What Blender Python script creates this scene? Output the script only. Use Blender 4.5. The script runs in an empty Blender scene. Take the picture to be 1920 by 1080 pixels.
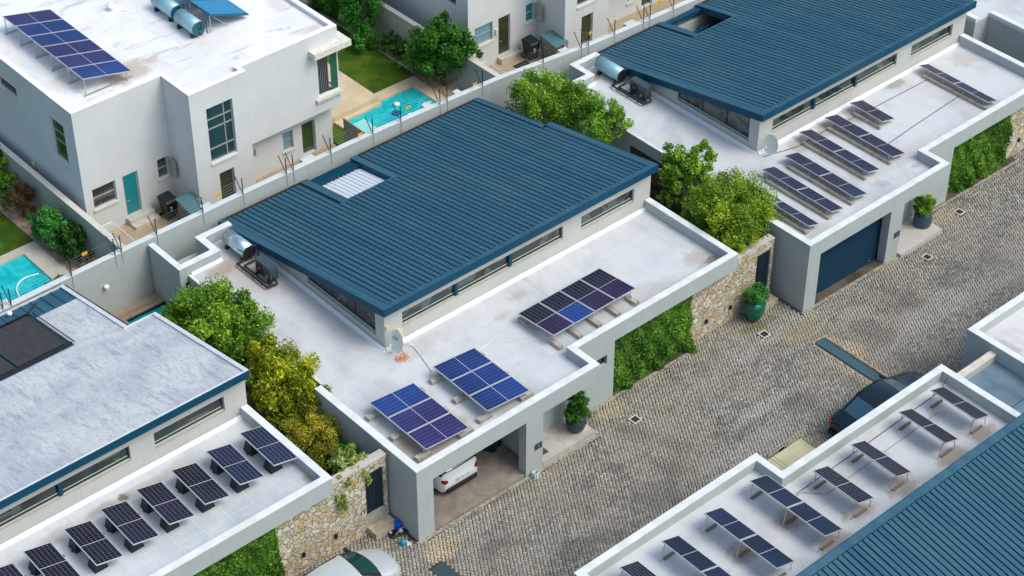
import bpy, bmesh, math, random
import numpy as np
from mathutils import Vector, Matrix
R = math.radians
random.seed(7); rng = np.random.default_rng(11)
scene = bpy.context.scene
COL = scene.collection

# ---------------------------------------------------------------- camera
CAM = np.array([-31.04, -40.06, 52.0]); FPX = 3790.85
_yaw, _pit, _rol = 0.724077695, 0.674434969, 0.00312374249
_f = np.array([math.sin(_yaw)*math.cos(_pit), math.cos(_yaw)*math.cos(_pit), -math.sin(_pit)])
_r = np.array([math.cos(_yaw), -math.sin(_yaw), 0.0]); _u = np.cross(_r, _f)
CR = math.cos(_rol)*_r + math.sin(_rol)*_u; CU = -math.sin(_rol)*_r + math.cos(_rol)*_u; CF = _f
cd = bpy.data.cameras.new("camera"); cam = bpy.data.objects.new("camera", cd); COL.objects.link(cam)
cd.sensor_width = 36.0; cd.lens = FPX/1920*36; cd.clip_start = 1.0; cd.clip_end = 1000.0
M = Matrix(((CR[0], CU[0], -CF[0], CAM[0]), (CR[1], CU[1], -CF[1], CAM[1]), (CR[2], CU[2], -CF[2], CAM[2]), (0, 0, 0, 1)))
cam.matrix_world = M
scene.camera = cam
# ---------------------------------------------------------------- light (thin overcast, soft high sun)
SUN_EL, SUN_AZ = R(54), R(152)      # azimuth: clockwise from +Y
w = bpy.data.worlds.new("World"); scene.world = w; w.use_nodes = True
nt = w.node_tree; bg = nt.nodes['Background']
sky = nt.nodes.new('ShaderNodeTexSky'); sky.sky_type = 'NISHITA'; sky.sun_disc = False
sky.sun_elevation = SUN_EL; sky.sun_rotation = SUN_AZ; sky.air_density = 0.9; sky.dust_density = 4.0; sky.ozone_density = 1.0
wb = nt.nodes.new('ShaderNodeMix'); wb.data_type = 'RGBA'; wb.blend_type = 'MULTIPLY'; wb.inputs[0].default_value = 1.0; wb.inputs[7].default_value = (0.965, 1.04, 1.01, 1)
nt.links.new(sky.outputs[0], wb.inputs[6]); nt.links.new(wb.outputs[2], bg.inputs[0]); bg.inputs[1].default_value = 0.15
sl = bpy.data.lights.new("sun", 'SUN'); sl.energy = 0.85; sl.angle = R(30); sl.color = (1.0, 0.975, 0.92)
so = bpy.data.objects.new("sun", sl); COL.objects.link(so)
sd = Vector((math.sin(SUN_AZ)*math.cos(SUN_EL), math.cos(SUN_AZ)*math.cos(SUN_EL), math.sin(SUN_EL)))
so.rotation_euler = sd.to_track_quat('Z', 'Y').to_euler(); so.location = (0, 0, 60)
vs = scene.view_settings; vs.view_transform = 'Standard'; vs.look = 'None'; vs.gamma = 1.0; vs.exposure = 0.42
vs.use_curve_mapping = False

def at(px, py, z):
    d = CF*FPX + CR*(px-960) - CU*(py-540)
    return CAM + d*((z-CAM[2])/d[2])
def gz(x): return -0.018*x          # the street falls gently to the right

# ---------------------------------------------------------------- helpers
ORG = {}
def tag(o, label=None, cat=None, group=None, kind=None):
    if label: o['label'] = label
    if cat: o['category'] = cat
    if group: o['group'] = group
    if kind: o['kind'] = kind
    return o
def thing(name, label, cat, loc=(0, 0, 0), group=None, rot=0.0):
    o = bpy.data.objects.new(name, None); COL.objects.link(o)
    o.location = loc; o.rotation_euler = (0, 0, rot); o.empty_display_size = 0.3
    ORG[o.name] = (Vector(loc), rot)
    return tag(o, label, cat, group)
class MB:
    """collects shapes, then links them as one mesh object"""
    def __init__(s, T=None): s.v = []; s.f = []; s.T = T; s.uv = None; s.attr = []
    def pts(s, P):
        n = len(s.v)
        for p in P:
            s.v.append(s.T(p) if s.T else tuple(p))
        return n
    def face(s, P, uv=None, a=None):
        n = s.pts(P); s.f.append(tuple(range(n, n+len(P))))
        if uv is not None:
            if s.uv is None: s.uv = {}
            s.uv[len(s.f)-1] = uv
        return s
    def hexa(s, b, t):
        n = s.pts(list(b)+list(t)); k = len(b)
        s.f.append(tuple(n+i for i in reversed(range(k)))); s.f.append(tuple(n+k+i for i in range(k)))
        for i in range(k):
            j = (i+1) % k; s.f.append((n+i, n+j, n+k+j, n+k+i))
        return s
    def box(s, x0, x1, y0, y1, z0, z1):
        return s.hexa([(x0, y0, z0), (x1, y0, z0), (x1, y1, z0), (x0, y1, z0)], [(x0, y0, z1), (x1, y0, z1), (x1, y1, z1), (x0, y1, z1)])
    def prism(s, poly, z0, z1):
        return s.hexa([(x, y, z0) for x, y in poly], [(x, y, z1) for x, y in poly])
    def cyl(s, p0, p1, r0, r1=None, n=12):
        r1 = r0 if r1 is None else r1
        a = Vector(p0); b = Vector(p1); d = (b-a)
        if d.length < 1e-6: return s
        d.normalize(); u = d.orthogonal().normalized(); w_ = d.cross(u)
        cs = [(math.cos(2*math.pi*i/n), math.sin(2*math.pi*i/n)) for i in range(n)]
        return s.hexa([tuple(a+(u*c+w_*q)*r0) for c, q in cs], [tuple(b+(u*c+w_*q)*r1) for c, q in cs])
    def tube(s, P, r, n=6):
        for i in range(len(P)-1): s.cyl(P[i], P[i+1], r, r, n)
        return s
    def lathe(s, prof, c, n=20, axis='z'):
        base = s.pts([(c[0]+r*math.cos(2*math.pi*k/n), c[1]+r*math.sin(2*math.pi*k/n), c[2]+z) for r, z in prof for k in range(n)])
        for i in range(len(prof)-1):
            for k in range(n):
                j = (k+1) % n; s.f.append((base+i*n+k, base+i*n+j, base+(i+1)*n+j, base+(i+1)*n+k))
        s.f.append(tuple(base+k for k in reversed(range(n)))); s.f.append(tuple(base+(len(prof)-1)*n+k for k in range(n)))
        return s
    def build(s, name, mat, parent=None, smooth=False, recalc=True, bevel=0.0, weld=False):
        me = bpy.data.meshes.new(name); V = s.v
        if parent is not None and parent.name in ORG:
            o_, rot = ORG[parent.name]; c, q = math.cos(-rot), math.sin(-rot)
            V = [((v[0]-o_[0])*c-(v[1]-o_[1])*q, (v[0]-o_[0])*q+(v[1]-o_[1])*c, v[2]-o_[2]) for v in V]
        me.from_pydata(V, [], s.f)
        if s.uv is not None:
            ul = me.uv_layers.new(name='UVMap')
            for fi, uv in s.uv.items():
                for li, c in zip(me.polygons[fi].loop_indices, uv): ul.data[li].uv = c
        if recalc or bevel or weld:
            bm = bmesh.new(); bm.from_mesh(me)
            if weld: bmesh.ops.remove_doubles(bm, verts=bm.verts, dist=.002)
            if recalc: bmesh.ops.recalc_face_normals(bm, faces=bm.faces)
            if bevel: bmesh.ops.bevel(bm, geom=list(bm.edges), offset=bevel, segments=2, profile=0.6, affect='EDGES')
            bm.to_mesh(me); bm.free()
        if smooth: me.shade_smooth()
        me.materials.append(mat)
        o = bpy.data.objects.new(name, me); COL.objects.link(o)
        if parent is not None:
            o.parent = parent
            if parent.name in ORG: ORG[o.name] = ORG[parent.name]
        return o
def copy_tree(o, parent=None):
    c = o.copy(); COL.objects.link(c)
    if parent is not None: c.parent = parent
    for ch in list(o.children): copy_tree(ch, c)
    return c

# ---------------------------------------------------------------- materials
MATS = {}
class NT:
    def __init__(s, name, rough=0.7, spec=0.3):
        s.m = bpy.data.materials.new(name); s.m.use_nodes = True; s.t = s.m.node_tree
        s.b = s.t.nodes['Principled BSDF']; s.b.inputs['Roughness'].default_value = rough
        s.b.inputs['Specular IOR Level'].default_value = spec
        s.pos = None
    def n(s, typ, **kw):
        x = s.t.nodes.new(typ)
        for k, v in kw.items():
            if hasattr(x, k): setattr(x, k, v)
        return x
    def l(s, a, b): s.t.links.new(a, b)
    def P(s, scale=(1, 1, 1), rot=(0, 0, 0)):
        if s.pos is None: s.pos = s.n('ShaderNodeNewGeometry').outputs['Position']
        if scale == (1, 1, 1) and rot == (0, 0, 0): return s.pos
        m = s.n('ShaderNodeMapping'); s.l(s.pos, m.inputs[0]); m.inputs['Scale'].default_value = scale; m.inputs['Rotation'].default_value = rot
        return m.outputs[0]
    def noise(s, sc, vec=None, det=4, rough=0.55, dist=0.0):
        x = s.n('ShaderNodeTexNoise'); x.inputs['Scale'].default_value = sc; x.inputs['Detail'].default_value = det
        x.inputs['Roughness'].default_value = rough; x.inputs['Distortion'].default_value = dist
        s.l(vec if vec is not None else s.P(), x.inputs['Vector']); return x.outputs['Fac']
    def ramp(s, fac, a, b, lo=0.0, hi=1.0):
        x = s.n('ShaderNodeMapRange'); x.interpolation_type = 'SMOOTHSTEP'
        s.l(fac, x.inputs[0]); x.inputs[1].default_value = a; x.inputs[2].default_value = b
        x.inputs[3].default_value = lo; x.inputs[4].default_value = hi; return x.outputs[0]
    def mix(s, fac, a, b, mode='MIX'):
        x = s.n('ShaderNodeMix', data_type='RGBA', blend_type=mode)
        if isinstance(fac, (int, float)): x.inputs[0].default_value = fac
        else: s.l(fac, x.inputs[0])
        for i, c in ((6, a), (7, b)):
            if isinstance(c, (tuple, list)): x.inputs[i].default_value = (*c[:3], 1)
            else: s.l(c, x.inputs[i])
        return x.outputs[2]
    def math(s, op, a, b=None):
        x = s.n('ShaderNodeMath', operation=op)
        for i, c in ((0, a), (1, b)):
            if c is None: continue
            if isinstance(c, (int, float)): x.inputs[i].default_value = c
            else: s.l(c, x.inputs[i])
        return x.outputs[0]
    def attr(s, name):
        x = s.n('ShaderNodeAttribute'); x.attribute_name = name; return x.outputs['Fac']
    def color(s, c):
        if isinstance(c, (tuple, list)): s.b.inputs['Base Color'].default_value = (*c[:3], 1)
        else: s.l(c, s.b.inputs['Base Color'])
        return s
    def bump(s, h, dist=0.02, strength=0.6):
        x = s.n('ShaderNodeBump'); x.inputs['Distance'].default_value = dist; x.inputs['Strength'].default_value = strength
        s.l(h, x.inputs['Height']); s.l(x.outputs[0], s.b.inputs['Normal']); return s
    def dist(s, x, y, rx, ry=None, wob=0.5, seed=0.0):
        """0..1 blob mask round a world point, with a ragged edge"""
        ry = ry or rx
        m = s.n('ShaderNodeVectorMath', operation='SUBTRACT'); s.l(s.P(), m.inputs[0]); m.inputs[1].default_value = (x, y, 0)
        k = s.n('ShaderNodeVectorMath', operation='MULTIPLY'); s.l(m.outputs[0], k.inputs[0]); k.inputs[1].default_value = (1/rx, 1/ry, 0)
        L = s.n('ShaderNodeVectorMath', operation='LENGTH'); s.l(k.outputs[0], L.inputs[0])
        a = s.math('ADD', L.outputs['Value'], s.math('MULTIPLY', s.math('SUBTRACT', s.noise(2.2/max(rx, ry)+seed*0.01, det=5), 0.5), wob*2.4))
        return s.ramp(a, 0.35, 1.0, 1.0, 0.0)
def plain(name, c, rough=0.6, metal=0.0, spec=0.4, var=0.0, sc=3.0):
    if name in MATS: return MATS[name]
    m = NT(name, rough, spec); m.b.inputs['Metallic'].default_value = metal
    if var:
        f = m.noise(sc, det=5); m.color(m.mix(m.ramp(f, 0.3, 0.7), tuple(x*(1-var) for x in c), tuple(min(1, x*(1+var)) for x in c)))
    else: m.color(c)
    MATS[name] = m.m; return m.m
def wallmat(name, c, dirt=(0.25, 0.24, 0.21), amt=0.38):
    m = NT(name, 0.85, 0.25)
    f = m.noise(0.9, det=6, rough=0.6); base = m.mix(m.ramp(f, 0.35, 0.7), tuple(x*0.94 for x in c), c)
    v = m.noise(1.0, m.P((7, 7, 0.35)), det=5); streak = m.math('MULTIPLY', m.ramp(v, 0.55, 0.8), amt)
    m.color(m.mix(streak, base, dirt)); m.bump(m.noise(60, det=3), 0.004, 0.5)
    return m.m
def deckmat(name, c, c2, stains=(), seam=1.0, var=0.8, streak=0.0):
    m = NT(name, 0.78, 0.25)
    f = m.noise(0.35, det=7, rough=0.62, dist=0.3); base = m.mix(m.ramp(f, 0.42, 0.66, 0, var), c, c2)
    g = m.noise(1.6, m.P((1, 0.35, 1)), det=6, rough=0.7); base = m.mix(m.ramp(g, 0.5, 0.75, 0, 0.35), base, tuple(x*0.8 for x in c2))
    g2 = m.noise(9, det=4, rough=0.7); base = m.mix(m.ramp(g2, 0.35, 0.75, 0, 0.12), base, tuple(x*0.6 for x in c))
    if streak:
        sk = m.noise(1.0, m.P((.55, 1.9, 1)), det=5, rough=.65, dist=.5); base = m.mix(m.ramp(sk, .55, .68, 0, streak), base, (.46, .45, .50))
    # overlapping membrane sheets
    br = m.n('ShaderNodeTexBrick'); m.l(m.P((1, 1, 1), (0, 0, R(0 if streak else 90))), br.inputs['Vector'])
    br.inputs['Scale'].default_value = 1.0; br.inputs['Brick Width'].default_value = 5.0; br.inputs['Row Height'].default_value = 1.02
    br.inputs['Mortar Size'].default_value = 0.02; br.inputs['Mortar Smooth'].default_value = 0.3
    base = m.mix(m.math('MULTIPLY', br.outputs['Fac'], 0.5*seam), base, tuple(min(1, x*1.12) for x in c))
    for i, (x, y, r, col, k) in enumerate(stains):
        rx, ry = r if isinstance(r, tuple) else (r, r)
        base = m.mix(m.math('MULTIPLY', m.dist(x, y, rx, ry, 0.6, i), k*.8), base, col)
    m.color(base); m.bump(m.math('ADD', g, m.math('MULTIPLY', br.outputs['Fac'], 0.6)), 0.012, 0.5)
    return m.m
BROWN = (0.20, 0.13, 0.08); RUST = (0.30, 0.15, 0.06); DAMP = (0.30, 0.26, 0.22)
WALL = wallmat('grey_render', (0.42, 0.465, 0.465))
WALLU = wallmat('warm_render', (0.52, 0.52, 0.49))
CAP = plain('white_parapet_paint', (0.69, 0.72, 0.725), 0.8, var=0.09, sc=2.0)
CAPG = plain('grey_parapet_paint', (0.60, 0.645, 0.65), 0.8, var=0.05, sc=2.0)
WHITE = wallmat('white_render', (0.64, 0.665, 0.67), (0.45, 0.45, 0.43), 0.2)
WHITEC = plain('white_roof_paint', (0.86, 0.87, 0.88), 0.75, var=0.03)
YARDW = wallmat('garden_wall_render', (0.40, 0.42, 0.37), amt=0.3)
bm0 = NT('blue_roof_metal', .6, .16); _a = bm0.noise(1.0, bm0.P((4.1, .12, 1)), det=3); _b = bm0.noise(.3, det=5, rough=.6)
_c = bm0.mix(bm0.ramp(_a, .3, .7), (0.025, 0.092, 0.145), (0.042, 0.122, 0.177)); _c = bm0.mix(bm0.ramp(_b, .45, .7, 0, .35), _c, (0.062, 0.135, 0.18))
_c = bm0.mix(bm0.ramp(bm0.noise(3, bm0.P((3, .5, 1)), det=6, rough=.7), .58, .74, 0, .3), _c, (.12, .17, .19)); bm0.color(_c); bm0.bump(bm0.noise(1.6, det=2), .01, .4); BLUE = bm0.m
BLUED = plain('blue_fascia_metal', (0.005, 0.062, 0.118), 0.5, 0.0, 0.2)
NAVY = plain('navy_door_metal', (0.003, 0.030, 0.062), 0.65, spec=.12)
_g = NT('painted_reflection_glass', .05, .7); _n = _g.noise(.55, _g.P((1, 1, 2)), det=2, dist=1.5); _g.color(_g.mix(_g.ramp(_n, .5, .56), (.022, .032, .032), (.085, .105, .095))); GLASS = _g.m  # two noise tones paint uneven reflections into the pane colour
GLASST = plain('teal_frosted_glass', (0.01, 0.22, 0.25), 0.25, 0.0, 0.5)
GLASSB = plain('pale_blue_frosted_glass', (0.16, 0.32, 0.38), 0.25, 0.0, 0.5)
GLASSG = plain('green_tinted_glass', (0.02, 0.075, 0.02), 0.1, 0.0, 0.6)
GLASSD = plain('olive_door_glass', (0.045, 0.05, 0.028), 0.12, 0.0, 0.6)
FRAME = plain('dark_window_frame', (0.015, 0.03, 0.04), 0.45)
ALU = plain('aluminium_frame', (0.42, 0.43, 0.41), 0.4, 0.3)
SILL = plain('cream_sill', (0.62, 0.60, 0.50), 0.8, var=0.08)
DARK = plain('garage_dark', (0.10, 0.10, 0.10), 0.9)
BLACK = plain('black_plastic', (0.012, 0.013, 0.014), 0.5)
CONC = plain('grey_concrete', (0.40, 0.38, 0.33), 0.9, var=0.2, sc=4)
CONCB = plain('beam_concrete', (0.40, 0.355, 0.29), 0.9, var=0.2, sc=4)
STEEL = plain('galvanised_steel', (0.50, 0.52, 0.53), 0.35, 0.7)
TANK = plain('bright_tank_steel', (0.62, 0.74, 0.78), 0.22, 0.85)
TANKB = plain('pale_blue_tank', (0.30, 0.52, 0.58), 0.35, 0.3)
TANKC = plain('teal_tank_end', (0.01, 0.10, 0.15), 0.4)
PANELF = plain('panel_frame', (0.58, 0.60, 0.62), 0.35, 0.4)
def wallx(mb, x0, x1, y0, y1, z0, z1, holes=()):
    """wall running along x with rectangular openings (xa, xb, za, zb)"""
    xs = sorted({x0, x1, *[h[0] for h in holes], *[h[1] for h in holes]}); zs = sorted({z0, z1, *[h[2] for h in holes], *[h[3] for h in holes]})
    for i in range(len(xs)-1):
        for j in range(len(zs)-1):
            cx, cz = (xs[i]+xs[i+1])/2, (zs[j]+zs[j+1])/2
            if any(h[0] < cx < h[1] and h[2] < cz < h[3] for h in holes): continue
            if xs[i+1] <= x0 or xs[i] >= x1: continue
            mb.box(xs[i], xs[i+1], y0, y1, zs[j], zs[j+1])
def window_x(T, par, x0, x1, y, z0, z1, div=(), hdiv=(), frame=None, glass=None, fw=0.05, depth=0.10, sill=None, name='window', label=None, sillw=0.06):
    """a window set back `depth` behind the wall face y (wall faces -y in local space)"""
    frame = frame or FRAME; glass = glass or GLASS
    f = MB(T); yy = y+depth
    f.box(x0+.002, x1-.002, yy, yy+.06, z0+.002, z0+fw); f.box(x0+.002, x1-.002, yy, yy+.06, z1-fw, z1-.002)
    f.box(x0+.002, x0+fw, yy, yy+.06, z0+fw, z1-fw); f.box(x1-fw, x1-.002, yy, yy+.06, z0+fw, z1-fw)
    for d in div: f.box(d-fw/2, d+fw/2, yy-.005, yy+.055, z0+fw, z1-fw)
    for h in hdiv: f.box(x0+fw, x1-fw, yy-.003, yy+.05, h-fw/2, h+fw/2)
    o = f.build(name, frame, par)
    if label: o['label'] = label
    g = MB(T); g.box(x0+fw, x1-fw, yy+.03, yy+.045, z0+fw, z1-fw); g.build('pane', glass, o)
    if name == 'window': g = MB(T); g.box(x0+fw, x1-fw, yy+.012, yy+.029, z0+fw+.03, z0+fw+.065); g.build('inner_rail', plain('pale_green_sill', (0.42, 0.55, 0.50), .6), o)
    if name == 'window': g = MB(T); g.box(x0-.01, x1+.01, y-.012, yy-.003, z0-.05, z0-.002); g.build('sill', plain('stained_sill', (.40, .35, .28), .85, var=.15), o)
    if sill:
        s_ = MB(T); s_.box(x0-sillw, x1+sillw, y-.07, y+depth-.003, z0-.09, z0-.003); s_.build('sill', sill, o)
    return o
def text_obj(name, s_, size, mat, parent, M4, ext=0.004):
    cu = bpy.data.curves.new(name, 'FONT'); cu.body = s_; cu.size = size; cu.extrude = ext; cu.align_x = 'CENTER'; cu.align_y = 'CENTER'
    tmp = bpy.data.objects.new('tmp', cu); COL.objects.link(tmp)
    dg = bpy.context.evaluated_depsgraph_get(); me = bpy.data.meshes.new_from_object(tmp.evaluated_get(dg))
    bpy.data.objects.remove(tmp); me.transform(M4)
    if parent is not None and parent.name in ORG:
        o_, rot = ORG[parent.name]; me.transform(Matrix.Rotation(-rot, 4, 'Z') @ Matrix.Translation(-o_))
    me.materials.clear(); me.materials.append(mat)
    o = bpy.data.objects.new(name, me); COL.objects.link(o); o.parent = parent
    if parent is not None and parent.name in ORG: ORG[o.name] = ORG[parent.name]
    return o
FACE_MY = Matrix(((1, 0, 0, 0), (0, 0, -1, 0), (0, 1, 0, 0), (0, 0, 0, 1)))   # text reads from -y, upright

# roof plane of the pavilion: z falls 0.17 m per metre towards the back
RZ0, RY0, RSL = 5.12, 5.93, 0.186
def rz(y): return RZ0 - RSL*(y-RY0)

def coated_roof_mat():
    m = NT('coated_membrane_roof', 0.7, 0.3)
    f = m.noise(0.5, det=7, rough=0.65, dist=0.4); base = m.mix(m.ramp(f, 0.35, 0.65), (0.46, 0.485, 0.52), (0.60, 0.625, 0.645))
    st = m.noise(1.5, m.P((2.2, 0.5, 1)), det=6, rough=0.7, dist=0.6); base = m.mix(m.ramp(st, 0.50, 0.68, 0, 0.65), base, (0.27, 0.30, 0.36))
    st2 = m.noise(5, m.P((4, 0.55, 1)), det=6, rough=0.8); base = m.mix(m.ramp(st2, 0.50, 0.66, 0, 0.75), base, (0.22, 0.24, 0.30))
    br = m.n('ShaderNodeTexBrick'); m.l(m.P((1, 1, 1), (0, 0, R(90))), br.inputs['Vector'])
    br.inputs['Scale'].default_value = 1.0; br.inputs['Brick Width'].default_value = 9.3; br.inputs['Row Height'].default_value = 0.98
    br.inputs['Mortar Size'].default_value = 0.03; br.inputs['Mortar Smooth'].default_value = 0.6
    base = m.mix(m.math('MULTIPLY', br.outputs['Fac'], m.ramp(m.noise(1.3), 0.35, 0.62, 0.0, 0.6)), base, (0.70, 0.72, 0.75))
    m.color(base); m.bump(m.math('ADD', st, br.outputs['Fac']), 0.02, 0.5); return m.m

def metal_roof(T, par, membrane=None, xr=17.47, back=16.75):
    x0, x1, y0, y1 = 3.37, xr, 5.93, back
    hx0, hx1, hy = 7.82, 10.12, 13.95
    jog = 12.35; xb = x1-0.32       # the back stretch of the right edge sits slightly in
    if membrane: hx0 = hx1 = None; xb = x1-1.22; jog = 12.02
    th = 0.27
    sh = MB(T)
    def slab(xa, xb_, ya, yb, off=0.0, t=th):
        sh.hexa([(xa, ya, rz(ya)-t), (xb_, ya, rz(ya)-t), (xb_, yb, rz(yb)-t), (xa, yb, rz(yb)-t)],
                [(xa, ya, rz(ya)-off), (xb_, ya, rz(ya)-off), (xb_, yb, rz(yb)-off), (xa, yb, rz(yb)-off)])
    O = 0.05
    if membrane:
        slab(x0+.05, x1-.05, y0+.05, jog, O); slab(x0+.05, xb-.05, jog, y1-.05, O)
    else:
        slab(x0+.05, hx0, y0+.05, y1-.05, O); slab(hx0, hx1, y0+.05, hy, O); slab(hx1, x1-.05, y0+.05, jog, O); slab(hx1, xb-.05, jog, y1-.05, O)
    ro = sh.build('roof', plain('groove_shade_metal', (0.012, 0.035, 0.055), 0.7) if not membrane else membrane, par)  # darkened base colour puts shade into the grooves between ribs
    if not membrane:
        rb = MB(T); pitch = 0.243; x = x0+.34
        while x < x1-.34:
            xa, xc = x+.033, x+pitch-.033
            spans = [(y0+.30, y1-.1)]
            if x+pitch > hx0-.32 and x < hx1+.32: spans = [(y0+.30, hy-.02 if hx0-.05 < x+.12 < hx1+.05 else hy-.02)]
            if x+pitch > xb-.3: spans = [(y0+.30, jog-.2)]
            for ya, yb in spans:
                t = 0.012
                rb.hexa([(xa-.012, ya, rz(ya)-O-.002), (xc+.012, ya, rz(ya)-O-.002), (xc+.012, yb, rz(yb)-O-.002), (xa-.012, yb, rz(yb)-O-.002)],
                        [(xa, ya, rz(ya)+t), (xc, ya, rz(ya)+t), (xc, yb, rz(yb)+t), (xa, yb, rz(yb)+t)])
            x += pitch
        rb.build('roof_sheeting', BLUE, ro)
    # flashings and fascia boards
    fl = MB(T)
    def strip(xa, xb_, ya, yb, h=0.03, dn=O+.002):
        fl.hexa([(xa, ya, rz(ya)-dn), (xb_, ya, rz(ya)-dn), (xb_, yb, rz(yb)-dn), (xa, yb, rz(yb)-dn)],
                [(xa, ya, rz(ya)+h), (xb_, ya, rz(ya)+h), (xb_, yb, rz(yb)+h), (xa, yb, rz(yb)+h)])
    if not membrane:
        strip(x0+.003, x1-.003, y0+.003, y0+.27); strip(x0+.003, x0+.33, y0+.27, y1-.003)
        strip(x1-.32, x1-.003, y0+.27, jog); strip(xb-.26, xb-.003, jog, y1-.003, h=.028)
        strip(hx0-.33, hx0, hy-.1, y1-.003); strip(hx1, hx1+.33, hy-.1, y1-.003)
        strip(hx0-.002, hx1+.002, hy-.06, hy+.02, h=.035)
        fl.build('roof_flashing', BLUE, ro)
    fa = MB(T)
    fa.box(x0, x1, y0-.02, y0, rz(y0)-th-.02, rz(y0)+.035)
    def side(x, ya, yb, hh=.035):
        fa.hexa([(x-.02, ya, rz(ya)-th-.02), (x, ya, rz(ya)-th-.02), (x, yb, rz(yb)-th-.02), (x-.02, yb, rz(yb)-th-.02)],
                [(x-.02, ya, rz(ya)+hh), (x, ya, rz(ya)+hh), (x, yb, rz(yb)+hh), (x-.02, yb, rz(yb)+hh)])
    if membrane:
        fb_ = fa; fa = MB(T); side(x0, y0, y1, .02); side(x1+.02, y0, jog, .02); side(xb+.02, jog, y1, .02); fa.box(xb+.02, x1, jog, jog+.02, rz(jog)-th, rz(jog)+.02)
        fa.box(x0, x1, y0+.001, y0+.10, rz(y0)-.05, rz(y0)+.02); fa.build('roof_edge', plain('pale_membrane_edge', (.60, .64, .69), .7, var=.08), ro); fa = fb_
    else:
        side(x0, y0, y1); side(x1+.02, y0, jog); side(xb+.02, jog, y1); fa.box(xb+.02, x1, jog, jog+.02, rz(jog)-th, rz(jog)+.03)
    if not membrane:
        side(hx0+.02, hy+.02, y1, .03); side(hx1, hy+.02, y1, .03); fa.box(hx0+.02, hx1-.02, hy+.02, hy+.04, rz(hy)-.3, rz(hy)+.0)
    fa.build('fascia', BLUED, ro)
    if not membrane:
        g = MB(T); g.box(x0+.1, hx0-.02, y1, y1+.1, rz(y1)-.12, rz(y1)-.03); g.box(hx1+.02, xb, y1, y1+.1, rz(y1)-.12, rz(y1)-.03)
        g.build('gutter', plain('brown_black_gutter', (0.03, 0.022, 0.02), 0.6), ro)
    if membrane:
        strip(x1-.14, x1-.001, y0+.101, jog, h=.022); strip(xb-.14, xb-.001, jog+.001, y1-.001, h=.022); strip(x0, xb-.14, y1-.10, y1-.002, h=.021)
        fl.build('roof_edge', plain('pale_membrane_edge', (.60, .64, .69), .7, var=.08), ro)
        g = MB(T)
        g.hexa([(xb+.02, jog+.02, rz(jog)-.14), (xb+.12, jog+.02, rz(jog)-.14), (xb+.12, y1, rz(y1)-.14), (xb+.02, y1, rz(y1)-.14)],
               [(xb+.02, jog+.02, rz(jog)-.04), (xb+.12, jog+.02, rz(jog)-.04), (xb+.12, y1, rz(y1)-.04), (xb+.02, y1, rz(y1)-.04)])
        g.box(x0, xb, y1, y1+.1, rz(y1)-.14, rz(y1)-.03)
        g.build('gutter', plain('brown_black_gutter', (0.03, 0.022, 0.02), 0.6), ro)
    return ro

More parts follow.
